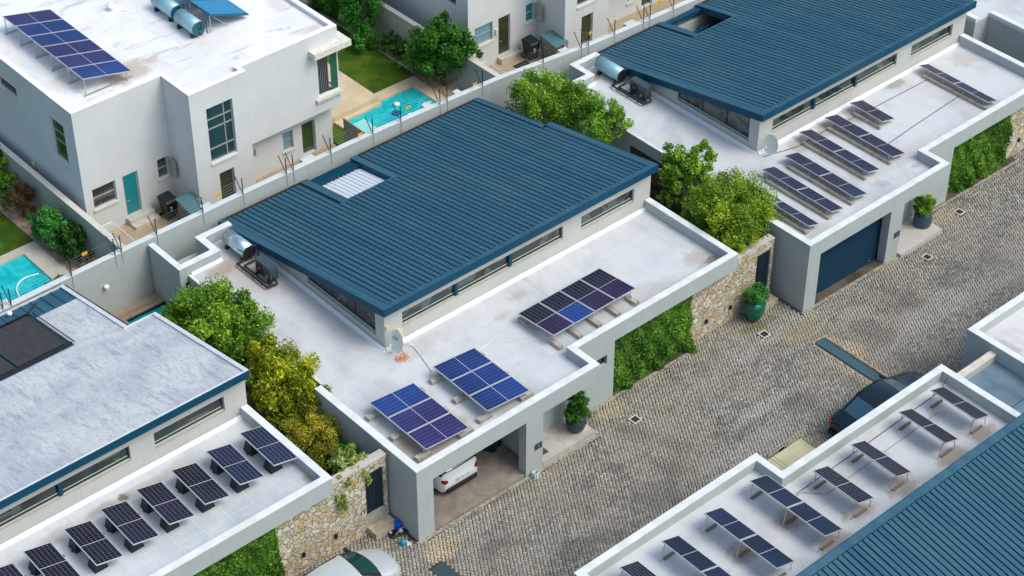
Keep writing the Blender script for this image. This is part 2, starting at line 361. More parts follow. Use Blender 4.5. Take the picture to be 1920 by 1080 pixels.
DECKZ = 2.93; PT = 3.39; FB = 2.62
def pavilion_house(label, ox, oy, sy, dz, deck, garage='open', membrane=None, cap=None, well='translucent', xr=17.47, back=16.75):
    T = lambda p: (ox+p[0], oy+sy*p[1], dz+p[2])
    cap = cap or CAP
    h = thing('house', label, 'house', (ox+9, oy+sy*8, dz))
    pw = 0.27
    # ----- lower walls
    m = MB(T)
    m.box(0, .73, 0, .40, -.9, FB)                        # pier by the garage
    m.box(0, pw, .40, 5.80, -.9, FB)                      # left flank
    m.box(pw, .60, 5.55, 5.80, -.9, DECKZ-.01)
    for ya_, yb_ in ((5.80, 7.6), (10.9, 14.85)): m.box(.60, .80, ya_, yb_, -.9, DECKZ-.02)
    m.box(.60, .80, 7.6, 10.9, 2.35, DECKZ-.02)
    m.box(.22, .45, 14.85, 17.0, -.9, PT-.02); m.box(.45, .80, 14.85, 15.05, -.9, FB)
    m.box(5.10, 5.93, 0, .40, -.9, FB)                    # pier with the intercom
    m.box(5.60, 5.90, .40, 6.2, -.9, FB)
    m.box(.3, 5.6, 6.2, 6.4, -.9, FB)
    wallx(m, 5.93, 10.70, 1.24, 1.50, -.9, FB, [(6.15, 6.75, -.9, 2.35), (9.72, 10.32, 1.68, 2.14)])
    m.box(10.70, 17.36, 1.58, 1.80, -.9, FB)
    m.box(17.10, 17.36, 1.80, 11.9 if membrane else 16.3, -.9, FB)
    m.box(.8, 16.1, 16.05, 16.25, -.9, FB)
    # fascia bands / parapets
    m.box(0, 8.70, 0, pw, FB, PT-.02); m.box(8.70-pw, 8.70, pw, 1.24+pw, FB, PT-.02); m.box(8.70, 17.36, 1.24, 1.24+pw, FB, PT-.02)
    m.box(0, pw, pw, 5.80, FB, PT-.02); m.box(17.36-pw, 17.36, 1.24+pw, 6.24, FB, PT-.02)
    wl = m.build('wall', WALL, h)
    # little light well at the back left corner
    n_ = MB(T); n_.box(.45, 2.15, 14.85, 15.10, 0, PT-.02); n_.box(1.90, 2.15, 15.10, 16.20, 0, PT-.02); n_.box(2.15, 3.5, 15.95, 16.20, 0, PT-.02)
    n_.build('light_well_wall', WALL, h)
    n_ = MB(T); n_.box(.46, 2.17, 14.83, 15.12, PT-.02, PT+.01); n_.box(1.88, 2.17, 15.12, 15.93, PT-.02, PT+.01); n_.box(1.88, 3.5, 15.93, 16.22, PT-.02, PT+.01)
    n_.build('parapet_cap', cap, h)
    # white caps, mitred as one run
    c = MB(T); e = .012
    c.box(-e, 8.70+e, -e, pw, PT-.02, PT+.01); c.box(-e, pw+e, pw, 5.80+e, PT-.02, PT+.01); c.box(.21, .46, 14.84, 17.0, PT-.02, PT+.01); c.box(.585, .70, 5.83, 14.83, DECKZ-.02, DECKZ+.03)
    c.box(8.70-pw, 8.70+e, pw, 1.24-e, PT-.02, PT+.01); c.box(8.70-pw, 17.36+e, 1.24-e, 1.24+pw, PT-.02, PT+.01)
    c.box(17.36-pw, 17.36+e, 1.24+pw, 6.22, PT-.02, PT+.01)
    c.build('parapet_cap', cap, h)
    # decks
    d = MB(T)
    d.prism([(pw, pw), (8.70-pw, pw), (8.70-pw, 1.24+pw), (17.36-pw, 1.24+pw), (17.36-pw, 6.25), (3.6, 6.25), (3.6, 15.93), (2.15, 15.93), (2.15, 14.85), (.70, 14.85), (.70, 5.81), (pw, 5.81)], FB+.02, DECKZ)
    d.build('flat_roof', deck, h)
    # turned-up membrane at the pavilion foot and parapet feet
    u = MB(T)
    def fil(a, b, nx, ny, hgt=.13, wd=.13, zz=DECKZ):
        (xa, ya), (xb, yb) = a, b
        u.hexa([(xa, ya, zz+.001), (xb, yb, zz+.001), (xb+nx*wd, yb+ny*wd, zz+.001), (xa+nx*wd, ya+ny*wd, zz+.001)],
               [(xa, ya, zz+hgt), (xb, yb, zz+hgt), (xb+nx*.02, yb+ny*.02, zz+hgt), (xa+nx*.02, ya+ny*.02, zz+hgt)])
    fil((3.6, 6.23), (17.09, 6.23), 0, -1); fil((3.57, 6.2), (3.57, 15.9), -1, 0)
    fil((2.17, 14.82), (.72, 14.82), 0, -1, .12, .1); fil((2.16, 15.9), (2.16, 14.9), 1, 0, .12, .1)
    u.build('membrane_upstand', plain('pale_membrane', (0.72, 0.75, 0.80), 0.6, var=.04), h)
    # ----- pavilion walls
    p = MB(T); zt = rz(6.25)-.28
    fh = [(4.45, 12.58, 3.68, 4.30), (13.56, 16.48, 3.62, 4.26)]
    wallx(p, 3.6, 17.40, 6.25, 6.50, DECKZ-.3, zt, fh)
    def sidewall(x, holes):
        ys = sorted({6.5, 16.3, *[v for q in holes for v in q[:2]]})
        for a, b in zip(ys[:-1], ys[1:]):
            hz = [q for q in holes if q[0] <= (a+b)/2 <= q[1]]
            ta, tb = (hz[0][2], hz[0][2]) if hz else (rz(a)-.28, rz(b)-.28)
            p.hexa([(x, a, DECKZ-.3), (x+.22, a, DECKZ-.3), (x+.22, b, DECKZ-.3), (x, b, DECKZ-.3)], [(x, a, ta), (x+.22, a, ta), (x+.22, b, tb), (x, b, tb)])
    sidewall(3.6, [(6.80, 11.10, 3.30)]); (sidewall(17.18, []) if not membrane else None)
    if membrane: rw = MB(T); rw.prism([(15.9, 11.75), (17.4, 11.75), (17.4, 11.95), (16.1, 11.95), (16.1, 16.3), (15.9, 16.3)], -.9, 3.0); rw.build('return_wall', WALLU, h)
    p.build('pavilion_wall', WALLU, h)
    dm = MB(T); dm.box(3.9, 17.1, 6.62, 6.66, 3.0, 4.55); dm.build('interior', plain('room_dark', (0.05, 0.055, 0.05), 0.9), h)
    window_x(T, h, 4.45, 12.58, 6.25, 3.68, 4.30, div=(7.12, 9.85), fw=.06, depth=.10, name='window', label='long strip window split by blue posts')
    window_x(T, h, 13.56, 16.48, 6.25, 3.62, 4.26, fw=.05, depth=.12, name='window', label='shorter strip window near the right corner')
    for xx in (7.12, 9.85): st = MB(T); st.box(xx-.07, xx+.07, 6.262, 6.345, 3.68, 4.30); st.build('window_post', BLUED, h)
    # tapering side window
    f = MB(T); a, b = 6.80, 11.10
    f.box(3.70, 3.76, a, b, 3.30, 3.36)
    for q in (a+.03, 8.2, 9.65, b-.03):
        zz = rz(q)-.28
        f.box(3.70, 3.77, q-.03, q+.03, 3.36, zz)
    fo = f.build('side_window', FRAME, h); g = MB(T)
    g.hexa([(3.72, a, 3.36), (3.735, a, 3.36), (3.735, b, 3.36), (3.72, b, 3.36)], [(3.72, a, rz(a)-.28), (3.735, a, rz(a)-.28), (3.735, b, rz(b)-.28), (3.72, b, rz(b)-.28)])
    g.build('pane', GLASS, fo); sl_ = MB(T); sl_.box(3.66, 3.70, a+.01, b-.01, 3.36, 3.40); sl_.build('sill', plain('pale_green_sill', (0.42, 0.55, 0.50), .6), fo)
    metal_roof(T, h, membrane, xr, back)
    pwn = MB(T); pwn.box(.64, .70, 7.6, 10.9, -.9, 2.35); po = pwn.build('patio_window', FRAME, h)
    for ya_ in (7.65, 8.75, 9.85): pwn = MB(T); pwn.box(.625, .64, ya_, ya_+1.0, -.3, 2.28); pwn.build('pane', GLASS, po)
    # ----- front openings
    window_x(T, h, 9.72, 10.32, 1.24, 1.68, 2.14, frame=FRAME, depth=.14, name='small_window')
    dd = MB(T); dd.box(6.17, 6.73, 1.36, 1.40, -.05, 2.33); do = dd.build('front_door', FRAME, h)
    dd = MB(T); dd.box(6.22, 6.68, 1.345, 1.36, .1, 2.28); dd.build('pane', GLASS, do)
    if garage == 'closed':
        ln = MB(T); ln.box(.73, 5.10, .36, .60, 2.28, FB); ln.build('lintel', WALL, h)
        g = MB(T); z = -.75
        while z < 2.27:
            g.hexa([(.75, .44, z), (5.09, .44, z), (5.09, .50, z), (.75, .50, z)], [(.75, .425, z+.05), (5.09, .425, z+.05), (5.09, .50, z+.10), (.75, .50, z+.10)]); z += .105
        go = g.build('garage_door', NAVY, h)
        k = MB(T); k.box(4.55, 4.66, .40, .425, .02, .05); k.build('handle', STEEL, go)
    else:
        fl = MB(T); fl.prism([(.73, .05), (5.10, .05), (5.10, .41), (5.58, .41), (5.58, 6.2), (.28, 6.2), (.28, .41), (.73, .41)], -.9, .03)
        m_ = NT('garage_floor_tiles', .8); ff = m_.noise(1.2, det=7, rough=.7, dist=.5)
        m_.color(m_.mix(m_.ramp(ff, .35, .65), (.20, .165, .14), (.30, .265, .23))); fl.build('garage_floor', m_.m, h)
        ln = MB(T); ln.box(.73, 5.10, .27, .40, 2.50, FB); ln.build('lintel', WALL, h)
    # porch slab
    pf = MB(T); pf.prism([(5.94, -.02), (8.62, -.02), (8.62, 1.235), (5.94, 1.235)], -.9, .12 if sy > 0 and dz > -.2 else .0)
    m_ = NT('porch_tiles', .8); br = m_.n('ShaderNodeTexBrick'); m_.l(m_.P(), br.inputs['Vector']); br.inputs['Scale'].default_value = 1.0
    br.inputs['Brick Width'].default_value = .9; br.inputs['Row Height'].default_value = .45; br.inputs['Mortar Size'].default_value = .008
    m_.color(m_.mix(br.outputs['Fac'], m_.mix(m_.ramp(m_.noise(2.5), .3, .7), (.40, .37, .34), (.52, .485, .45)), (.34, .30, .26)))
    pf.build('porch_slab', m_.m, h)
    it = MB(T); it.box(5.52, 5.86, -.03, -.002, 1.02, 1.28); ip = it.build('intercom', plain('slate_panel', (.05, .06, .08), .4), h)
    it = MB(T); it.box(5.66, 5.73, -.034, -.031, 1.12, 1.18); it.build('button', STEEL, ip)
    # rooflight well
    if not membrane and sy > 0:
        wz = 2.75
        if well == 'translucent':
            q = MB(T); x = 7.88; sz = lambda y, o: rz(y)-.20+o
            def sheet(mb, xa, xb2, ya, yb, o0, o1): mb.hexa([(xa, ya, sz(ya, o0)), (xb2, ya, sz(ya, o0)), (xb2, yb, sz(yb, o0)), (xa, yb, sz(yb, o0))], [(xa+.015, ya, sz(ya, o1)), (xb2-.015, ya, sz(ya, o1)), (xb2-.015, yb, sz(yb, o1)), (xa+.015, yb, sz(yb, o1))])
            while x < 9.9:
                sheet(q, x, x+.13, 14.02, 16.05, -.03, .012); x += .205
            sheet(q, 7.86, 10.08, 14.0, 16.06, -.07, -.03); q.build('rooflight', plain('translucent_sheet', (.66, .71, .76), .3), h)
            q = MB(T); sheet(q, 7.83, 10.11, 16.10, back-.01, .02, .10)
            for k in range(6): yy_ = 16.10+k*.105; sheet(q, 7.84, 10.10, yy_+.03, yy_+.07, .10, .15)
            q.build('lower_sheeting', BLUED, h)
        else:
            q = MB(T); q.hexa([(hx_, y_, rz(y_)-.25) for hx_, y_ in ((7.83, 15.95), (10.11, 15.95), (10.11, back-.01), (7.83, back-.01))], [(hx_, y_, rz(y_)-.06) for hx_, y_ in ((7.83, 15.95), (10.11, 15.95), (10.11, back-.01), (7.83, back-.01))]); q.build('rear_beam', BLUED, h)
            q = MB(T); q.box(7.85, 10.09, 14.0, 16.1, 1.9, 2.0); q.build('courtyard_floor', plain('pale_court', (.62, .64, .70), .7), h)
            q = MB(T); q.hexa([(8.9, 14.05, 2.1), (10.05, 14.05, 2.1), (10.05, 16.0, 2.1), (9.9, 16.0, 2.1)], [(8.9, 14.05, 2.14), (10.05, 14.05, 2.14), (10.05, 16.0, 2.14), (9.9, 16.0, 2.14)]); q.build('dark_triangle', BLACK, h)  # black three-cornered sheet over part of the courtyard floor
            q = MB(T); q.box(7.85, 10.09, 15.3, 15.4, 2.5, 2.6); q.build('pergola_beam', BLUED, h)
    return h

def solar_mat(name, c, line=(0.55, 0.60, 0.68), k=0.75, rough=0.22):
    m = NT(name, rough, 0.09); uv = m.n('ShaderNodeUVMap').outputs[0]
    sp = m.n('ShaderNodeSeparateXYZ'); m.l(uv, sp.inputs[0])
    def grid(o, wd):
        fr = m.math('FRACT', o); a = m.math('LESS_THAN', fr, wd*.7); b = m.math('GREATER_THAN', fr, 1-wd*.7); return m.math('MAXIMUM', a, b)
    g = m.math('MAXIMUM', grid(sp.outputs[0], .045), grid(sp.outputs[1], .045))
    wn = m.n('ShaderNodeTexWhiteNoise'); fl = m.n('ShaderNodeVectorMath', operation='FLOOR'); m.l(uv, fl.inputs[0]); m.l(fl.outputs[0], wn.inputs['Vector'])
    base = m.mix(m.ramp(m.noise(.35, det=2), .35, .65), tuple(x*.75 for x in c), tuple(min(1, x*1.3) for x in c))
    base = m.mix(m.math('MULTIPLY', wn.outputs['Value'], .25), base, tuple(x*.5 for x in c))
    m.color(m.mix(m.math('MULTIPLY', g, k), base, line)); return m.m
SOL_BLUE_REFL = solar_mat('blue_reflection_cells', (0.013, 0.040, 0.18), (0.22, 0.28, 0.46), .55)  # blue sky reflection is put into the cell colour
SOL_VIO_REFL = solar_mat('violet_reflection_cells', (0.035, 0.035, 0.14), (0.22, 0.24, 0.42), .55)  # violet reflection painted as cell colour
SOL_DVI_REFL = solar_mat('dusky_reflection_cells', (0.026, 0.022, 0.065), (0.20, 0.18, 0.28), .5)  # duskier violet reflection, likewise painted into the cells
SOL_BLK = solar_mat('black_solar_cells', (0.010, 0.011, 0.022), (0.32, 0.35, 0.44), .6)
SOL_NAV = solar_mat('navy_solar_cells', (0.012, 0.016, 0.045), (0.32, 0.36, 0.50), .6)
SOL_STR = solar_mat('ink_solar_cells', (0.016, 0.024, 0.06), (0.12, 0.15, 0.22), .5)

def quadlerp(q, u, v):
    a, b, c, d = [Vector(p) for p in q]     # a far-left, b far-right, c near-right, d near-left
    return (a*(1-u)+b*u)*(1-v)+(d*(1-u)+c*u)*v
def solar_array(label, q, nu, nv, mat, group, cells=(6, 20), half='v', mats=None, th=0.035, name='solar_panel_array'):
    """q = four corners of the glass; nu x nv panels; half = direction of each panel's mid line"""
    t = thing(name, label, 'solar panels', tuple(quadlerp(q, .5, .5)), group)
    nrm = (Vector(q[1])-Vector(q[0])).cross(Vector(q[3])-Vector(q[0])).normalized()
    if nrm.z < 0: nrm = -nrm
    L = (Vector(q[3])-Vector(q[0])).length; W = (Vector(q[1])-Vector(q[0])).length
    for i in range(nu):
        for j in range(nv):
            gu, gv = .012/W*1.0, .012/L*1.0
            u0, u1, v0, v1 = i/nu+gu, (i+1)/nu-gu, j/nv+gv, (j+1)/nv-gv
            c4 = [quadlerp(q, u0, v0), quadlerp(q, u1, v0), quadlerp(q, u1, v1), quadlerp(q, u0, v1)]
            f = MB(); f.hexa([tuple(p-nrm*th) for p in c4], [tuple(p) for p in c4]); fo = f.build('panel', PANELF, t)
            eu, ev = .030/W, .030/L
            halves = [(v0+ev, (v0+v1)/2-ev*.45), ((v0+v1)/2+ev*.45, v1-ev)] if half == 'v' else [(u0+eu, (u0+u1)/2-eu*.45), ((u0+u1)/2+eu*.45, u1-eu)]
            for hi, (ha, hb) in enumerate(halves):
                g = MB()
                if half == 'v': cc = [(u0+eu, ha), (u1-eu, ha), (u1-eu, hb), (u0+eu, hb)]; cu, cv = cells[0], cells[1]/2
                else: cc = [(ha, v0+ev), (hb, v0+ev), (hb, v1-ev), (ha, v1-ev)]; cu, cv = cells[1]/2, cells[0]
                g.face([tuple(quadlerp(q, a, b)+nrm*.003) for a, b in cc], uv=[(0, 0), (cu, 0), (cu, cv), (0, cv)])
                mm = (mats or {}).get((i, j, hi), (mats or {}).get((i, j), mat))
                g.build('cells', mm, fo, recalc=False)
    return t, nrm
def block(par, x, y, z, lx, ly, h=.16, name='concrete_block', mat=None):
    b = MB(); b.box(x-lx/2, x+lx/2, y-ly/2, y+ly/2, z+.004, z+h); return b.build(name, mat or CONC, par, bevel=.012)
def post(par, p0, p1, r=.02, name='post', mat=None):
    b = MB(); b.cyl(p0, p1, r, n=6); return b.build(name, mat or STEEL, par)
# ================================================================ ground and street
gm = NT('garden_soil', .95); gm.color(gm.mix(gm.ramp(gm.noise(1.5, det=6), .35, .65), (.10, .075, .05), (.22, .18, .13)))
g = MB(); g.face([(-160, -160, 2.2), (220, -160, -4.7), (220, 260, -4.7), (-160, 260, 2.2)])
tag(g.build('ground', gm.m), kind='structure')
rm = NT('paving_joints', .95); rn = rm.noise(1.1, det=6, rough=.6)
rm.color(rm.mix(rm.ramp(rn, .35, .65), (.05, .043, .034), (.12, .105, .082)))
g = MB(); g.face([(-14, -9, gz(-14)-.03+.0), (44, -9, gz(44)-.03), (44, 2.4, gz(44)-.03), (-14, 2.4, gz(-14)-.03)])
for o in bpy.data.objects:
    if o.name == 'ground': o.location.z = -.85
tag(g.build('road', rm.m), kind='structure')

def setts():
    W_, L_, gap = .114, .160, .015
    cx, cy = 15.0, -3.2; N = 330
    ang = R(-42.5); ca, sa = math.cos(ang), math.sin(ang)
    I, J = np.meshgrid(np.arange(-N, N), np.arange(-N, N), indexing='ij')
    ox = (I*W_+J*(L_+W_)).ravel().astype(float); oy = (I*W_+J*(W_-L_)).ravel().astype(float)
    sel = (np.abs(ox) < 28) & (np.abs(oy) < 28); ox, oy = ox[sel], oy[sel]; o1 = np.ones_like(ox)
    A = np.concatenate([np.stack([ox, oy, o1*L_, o1*W_], 1), np.stack([ox+L_, oy+W_-L_, o1*W_, o1*L_], 1)]); c = A[:, :2]+A[:, 2:]/2
    X = cx+c[:, 0]*ca-c[:, 1]*sa; Y = cy+c[:, 0]*sa+c[:, 1]*ca
    keep = (X > -7.5) & (X < 41) & (Y > -8.0) & (Y < 1.75)
    # leave out what other paving, piers and inset grates take up
    def out_(x0, x1, y0, y1):
        return ~((X > x0) & (X < x1) & (Y > y0) & (Y < y1))
    keep &= out_(-.15, 5.93, -.12, 9) & out_(5.9, 8.75, -.12, 9) & out_(8.7, 15.2, 1.12, 9)
    keep &= out_(20.1, 29.0, -.13, 9) & out_(19.05, 19.78, -5.3, -1.55) & out_(-.62, .05, -3, -1.25)
    keep &= out_(29.0, 36.0, 1.05, 9)
    for (a, b) in DRAINS: keep &= out_(a-.24, a+.24, b-.24, b+.24)
    A = A[keep]; c = c[keep]; X = X[keep]; Y = Y[keep]; n = len(A)
    hx = A[:, 2]/2-gap/2*rng.uniform(.6, 1.9, n); hy = A[:, 3]/2-gap/2*rng.uniform(.6, 1.9, n)
    jit = rng.normal(0, .003, (n, 2)); tz = rng.normal(0, .003, n); rot = rng.normal(0, .025, n)
    V = np.zeros((n, 8, 3)); sgn = [(-1, -1), (1, -1), (1, 1), (-1, 1)]
    for q, (sx, sy) in enumerate(sgn):
        for lvl, (ins, z) in enumerate(((0, -.03), (.013, 0.0))):
            lx = sx*(hx-ins)*rng.uniform(.93, 1.0, n); ly = sy*(hy-ins)*rng.uniform(.93, 1.0, n)
            l2 = lx*np.cos(rot)-ly*np.sin(rot)+c[:, 0]+jit[:, 0]; m2 = lx*np.sin(rot)+ly*np.cos(rot)+c[:, 1]+jit[:, 1]
            V[:, lvl*4+q, 0] = cx+l2*ca-m2*sa; V[:, lvl*4+q, 1] = cy+l2*sa+m2*ca
            V[:, lvl*4+q, 2] = z+tz+rng.normal(0, .0015, n)
    V[:, :, 2] += gz(V[:, :, 0])
    F = np.array([[4, 5, 6, 7], [0, 1, 5, 4], [1, 2, 6, 5], [2, 3, 7, 6], [3, 0, 4, 7]])
    faces = (F[None]+(np.arange(n)*8)[:, None, None]).reshape(-1, 4)
    me = mesh_np('setts', V.reshape(-1, 3), faces)
    a = me.attributes.new('v', 'FLOAT', 'FACE'); a.data.foreach_set('value', np.repeat(rng.uniform(0, 1, n), 5).astype(np.float32))
    m = NT('granite_setts', .85, .25); v = m.attr('v')
    base = m.mix(m.ramp(v, 0.05, .95), (.215, .205, .185), (.37, .355, .315))
    hue = m.math('FRACT', m.math('MULTIPLY', v, 17.3)); base = m.mix(m.ramp(hue, .7, 1.0, 0, .35), base, (.41, .36, .28))
    hue2 = m.math('FRACT', m.math('MULTIPLY', v, 31.7)); base = m.mix(m.ramp(hue2, .9, .98, 0, .7), base, (.50, .49, .46))
    big = m.noise(.28, det=5, rough=.6, dist=.6); base = m.mix(m.ramp(big, .42, .62, 0, .65), base, (.36, .325, .27))
    dk = m.noise(.55, m.P((1, 1, 1), (0, 0, .6)), det=5, rough=.6); base = m.mix(m.ramp(dk, .48, .68, 0, .6), base, (.135, .135, .13)); tr = m.noise(.5, m.P((.16, 1.3, 1)), det=4, rough=.6); base = m.mix(m.ramp(tr, .52, .66, 0, .5), base, (.42, .41, .385))
    moss = m.noise(.8, m.P((1, 1, 1), (0, 0, 2.1)), det=5); base = m.mix(m.ramp(moss, .60, .74, 0, .5), base, (.20, .18, .09))
    for i, (x, y, rx, ry, col, k) in enumerate(((.4, -.75, 1.1, .6, (.50, .38, .24), .6), (19.4, -.9, 1.2, .8, (.48, .38, .25), .5), (19.4, -4.0, 1.0, 2.0, (.44, .36, .26), .4), (10.2, .7, 1.0, .5, (.46, .38, .25), .7), (29.6, .6, 1.3, .6, (.46, .38, .27), .6), (13.0, -4.5, 3.0, 1.2, (.42, .40, .38), .6), (5, -.5, 2.5, .35, (.36, .32, .26), .5), (23.5, -.45, 2.6, .4, (.34, .33, .31), .5), (18.3, .6, 1.2, .5, (.17, .17, .08), .7), (19.95, -2.6, .55, 1.6, (.50, .42, .30), .8), (18.85, -3.6, .35, 1.8, (.47, .40, .29), .7), (14.6, -3.0, 2.6, .35, (.50, .48, .45), .6), (24.6, -3.4, 3.2, .9, (.44, .42, .39), .6), (22.0, -1.5, 1.5, .6, (.42, .39, .34), .6), (8.4, -3.6, 1.8, .8, (.17, .165, .15), .5), (21.5, -2.6, .9, 1.4, (.15, .145, .13), .5), (.2, -1.0, .8, .5, (.56, .46, .34), .7))):
        base = m.mix(m.math('MULTIPLY', m.dist(x, y, rx, ry, .7, i), k), base, col)
    m.color(base); m.bump(m.noise(70, det=3), .006, .5)
    me.materials.append(m.m); o = bpy.data.objects.new('street_paving', me); COL.objects.link(o); tag(o, kind='structure')
def mesh_np(name, V, F):
    me = bpy.data.meshes.new(name); k = F.shape[1]
    me.vertices.add(len(V)); me.vertices.foreach_set('co', np.ascontiguousarray(V, dtype=np.float32).ravel())
    me.loops.add(F.size); me.loops.foreach_set('vertex_index', F.astype(np.int32).ravel())
    me.polygons.add(len(F)); me.polygons.foreach_set('loop_start', np.arange(0, F.size, k, dtype=np.int32))
    me.update(calc_edges=True); return me
DRAINS = [(10.43, -.30), (18.0, .03), (27.1, -.90), (30.75, .30)]
setts()
# soldier course and kerb stones at the fronts
bm_ = MB()
def course(x0, x1, y, w=.15, l=.10):
    x = x0
    while x < x1-.02:
        ll = l*random.uniform(.85, 1.1); bm_.box(x+.006, x+ll-.006, y, y+w, gz(x)-.04, gz(x)+.004+random.uniform(-.003, .003)); x += ll
course(-.12, 8.72, -.13); course(8.75, 15.2, 1.10, .13); course(20.15, 29.0, -.14); course(29.0, 36, 1.05, .13); course(-7.5, -.15, 1.50, .16, .13)
course(19.05, 19.78, -1.68, .14); 
y = -1.7
while y > -5.3:
    for xx in (18.93, 19.72): bm_.box(xx, xx+.13, y-.11, y-.01, gz(xx)-.04, gz(xx)+.004)
    y -= .12
tag(bm_.build('kerb', plain('kerb_setts', (.33, .29, .23), .9, var=.35, sc=7)), kind='structure')

# ================================================================ houses
lt = (.60, .625, .655); l2 = (.45, .47, .50)
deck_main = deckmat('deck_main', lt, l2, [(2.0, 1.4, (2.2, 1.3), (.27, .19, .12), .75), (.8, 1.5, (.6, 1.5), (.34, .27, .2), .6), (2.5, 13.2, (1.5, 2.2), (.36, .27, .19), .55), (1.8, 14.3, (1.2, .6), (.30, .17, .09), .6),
    (16.75, 2.0, (.45, .35), (.10, .06, .03), 1.0), (16.5, 2.4, (.9, .8), (.33, .25, .19), .6), (4.3, 5.6, (1.6, .8), (.40, .38, .37), .6), (9.5, 5.4, (.6, .3), (.33, .26, .2), .5), (8.2, 4.9, (.5, .3), (.33, .25, .2), .4),
    (12.5, 2.3, (2.5, .8), (.42, .38, .36), .5), (5.2, .9, (1.6, .5), (.38, .32, .28), .5), (3.1, 9.0, (.5, 4), (.45, .44, .46), .5)])
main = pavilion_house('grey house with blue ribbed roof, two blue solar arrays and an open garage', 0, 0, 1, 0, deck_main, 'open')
deck_r = deckmat('deck_right', lt, l2, [(32.5, 6.0, (.7, .6), BROWN, .6), (36.5, 5.2, (.9, .8), (.40, .33, .3), .5), (29.2, 5.4, (.6, .8), BROWN, .6), (27.4, 5.5, (.6, .7), BROWN, .5), (25.6, 5.4, (.6, .7), BROWN, .45), (21.6, 1.0, (1.2, .8), (.36, .31, .27), .5),
    (28.3, 1.2, (.35, .2), (.33, .27, .24), .6), (22.6, 15.2, (.8, .35), RUST, .9), (27, 2.2, (6, .7), (.44, .40, .38), .5), (34.4, 1.7, (.8, .5), BROWN, .4), (26.2, 1.3, (.5, .4), BROWN, .3)])
right = pavilion_house('grey house with ribbed blue metal roof and long narrow solar rows, navy garage door shut', 20.25, 0, 1, -.36, deck_r, 'closed', well='court', xr=17.55, back=16.3)
deck_l = deckmat('deck_left', (.60, .64, .67), (.43, .47, .51), [(-9.0, 5.6, (1.4, .35), (.30, .25, .2), .8), (-7.4, 5.55, (1.6, .3), (.36, .32, .27), .7), (-8.3, 5.6, (.25, .25), (.10, .05, .03), .9), (-2.95, 2.2, (.35, .3), BROWN, .6), (-11.0, 5.5, (1.0, .4), (.34, .30, .26), .6), (-5.9, 5.7, (1.2, .3), (.42, .39, .36), .6)])
left = pavilion_house('grey house with coated pale roof and a row of black panels on black tubs', -20.0, 0.05, 1, .5, deck_l, 'open', membrane=coated_roof_mat(), xr=17.42)
deck_b = deckmat('deck_mirror', (.60, .62, .64), (.45, .45, .455), [(x, y, (.9, .6), BROWN, .7) for x, y in ((17.0, -11.2), (15.3, -11.3), (12.8, -11.1), (10.7, -10.9), (8.7, -9.6), (6.4, -9.6), (8.9, -11.4), (4.4, -9.8))] +
    [(17.7, -9.0, (.8, .5), BROWN, .5), (8.6, -7.6, (.5, .25), BROWN, .4), (13.2, -9.6, (.8, .5), DAMP, .5), (16.5, -9.5, (.6, .4), DAMP, .5)])
mirror = pavilion_house('house in the lower right corner with saw-tooth solar rows beside ribbed blue metal roof', 1.09, -6.87, -1, -.29, deck_b, 'open', xr=17.55)

# ---- solar panels
def corner4(l, z):  # left edge high (zl), right edge low
    return l
# main house arrays on concrete blocks
def blocks_posts(t, q, spots, zdeck, nrm, lx=.55, ly=.22):
    for (u, v, ox_, oy_) in spots:
        p = quadlerp(q, u, v); block(t, p.x+ox_, p.y+oy_, zdeck, lx, ly); post(t, (p.x+ox_*.4, p.y+oy_*.4, zdeck+.15), (p.x+ox_*.4, p.y+oy_*.4, p.z-.03), .022)
vio = {(0, 1): SOL_VIO_REFL, (0, 2): SOL_VIO_REFL, (0, 0): SOL_BLUE_REFL}
def main_array(label, q, mats):
    t, n = solar_array(label, q, 1, 3, SOL_BLUE_REFL, 'solar arrays on concrete blocks on the middle house', (6, 20), 'h', mats)
    for v in (.07, .50, .93):
        for u in (.04, .96):
            p = quadlerp(q, u, v); block(t, p.x-.06 if u < .5 else p.x+.02, p.y-.02, DECKZ, .62, .24, .17)
            post(t, (p.x, p.y, DECKZ+.16), (p.x, p.y, p.z-.04), .024)
    for v in (.07, .5, .93):
        a = quadlerp(q, .0, v); b = quadlerp(q, 1, v); post(t, (a.x, a.y, a.z-.055), (b.x, b.y, b.z-.055), .02, 'rail')
main_array('six-part solar array with painted blue and violet reflections nearest the open garage corner', [(.95, 3.87, 3.46), (2.93, 3.75, 3.36), (2.90, .55, 3.36), (.93, .60, 3.46)], {(0, 1): SOL_VIO_REFL, (0, 2): SOL_VIO_REFL})
main_array('bright blue solar array between the dish and the middle of the front parapet', [(3.93, 3.89, 3.46), (5.88, 3.79, 3.36), (5.84, .61, 3.36), (3.85, .70, 3.46)], {})
q = [(8.35, 4.18, 3.40), (12.63, 4.18, 3.40), (12.70, 2.20, 3.54), (8.40, 2.18, 3.54)]
t, n = solar_array('wide four-panel array of black cells with painted violet and blue reflections, right of the bright blue array', q, 4, 1, SOL_BLK, 'solar arrays on concrete blocks on the middle house', (6, 20), 'v', {(0, 0, 1): SOL_DVI_REFL, (1, 0, 1): SOL_BLUE_REFL, (2, 0, 1): SOL_DVI_REFL, (3, 0, 1): SOL_DVI_REFL})
for i in range(5):
    u = (.04, .27, .5, .73, .96)[i]
    for v in (.93, .12):
        p = quadlerp(q, u, v); block(t, p.x, p.y-.10 if v > .5 else p.y, DECKZ, .22, .62, .17); post(t, (p.x, p.y, DECKZ+.16), (p.x, p.y, p.z-.04), .02)
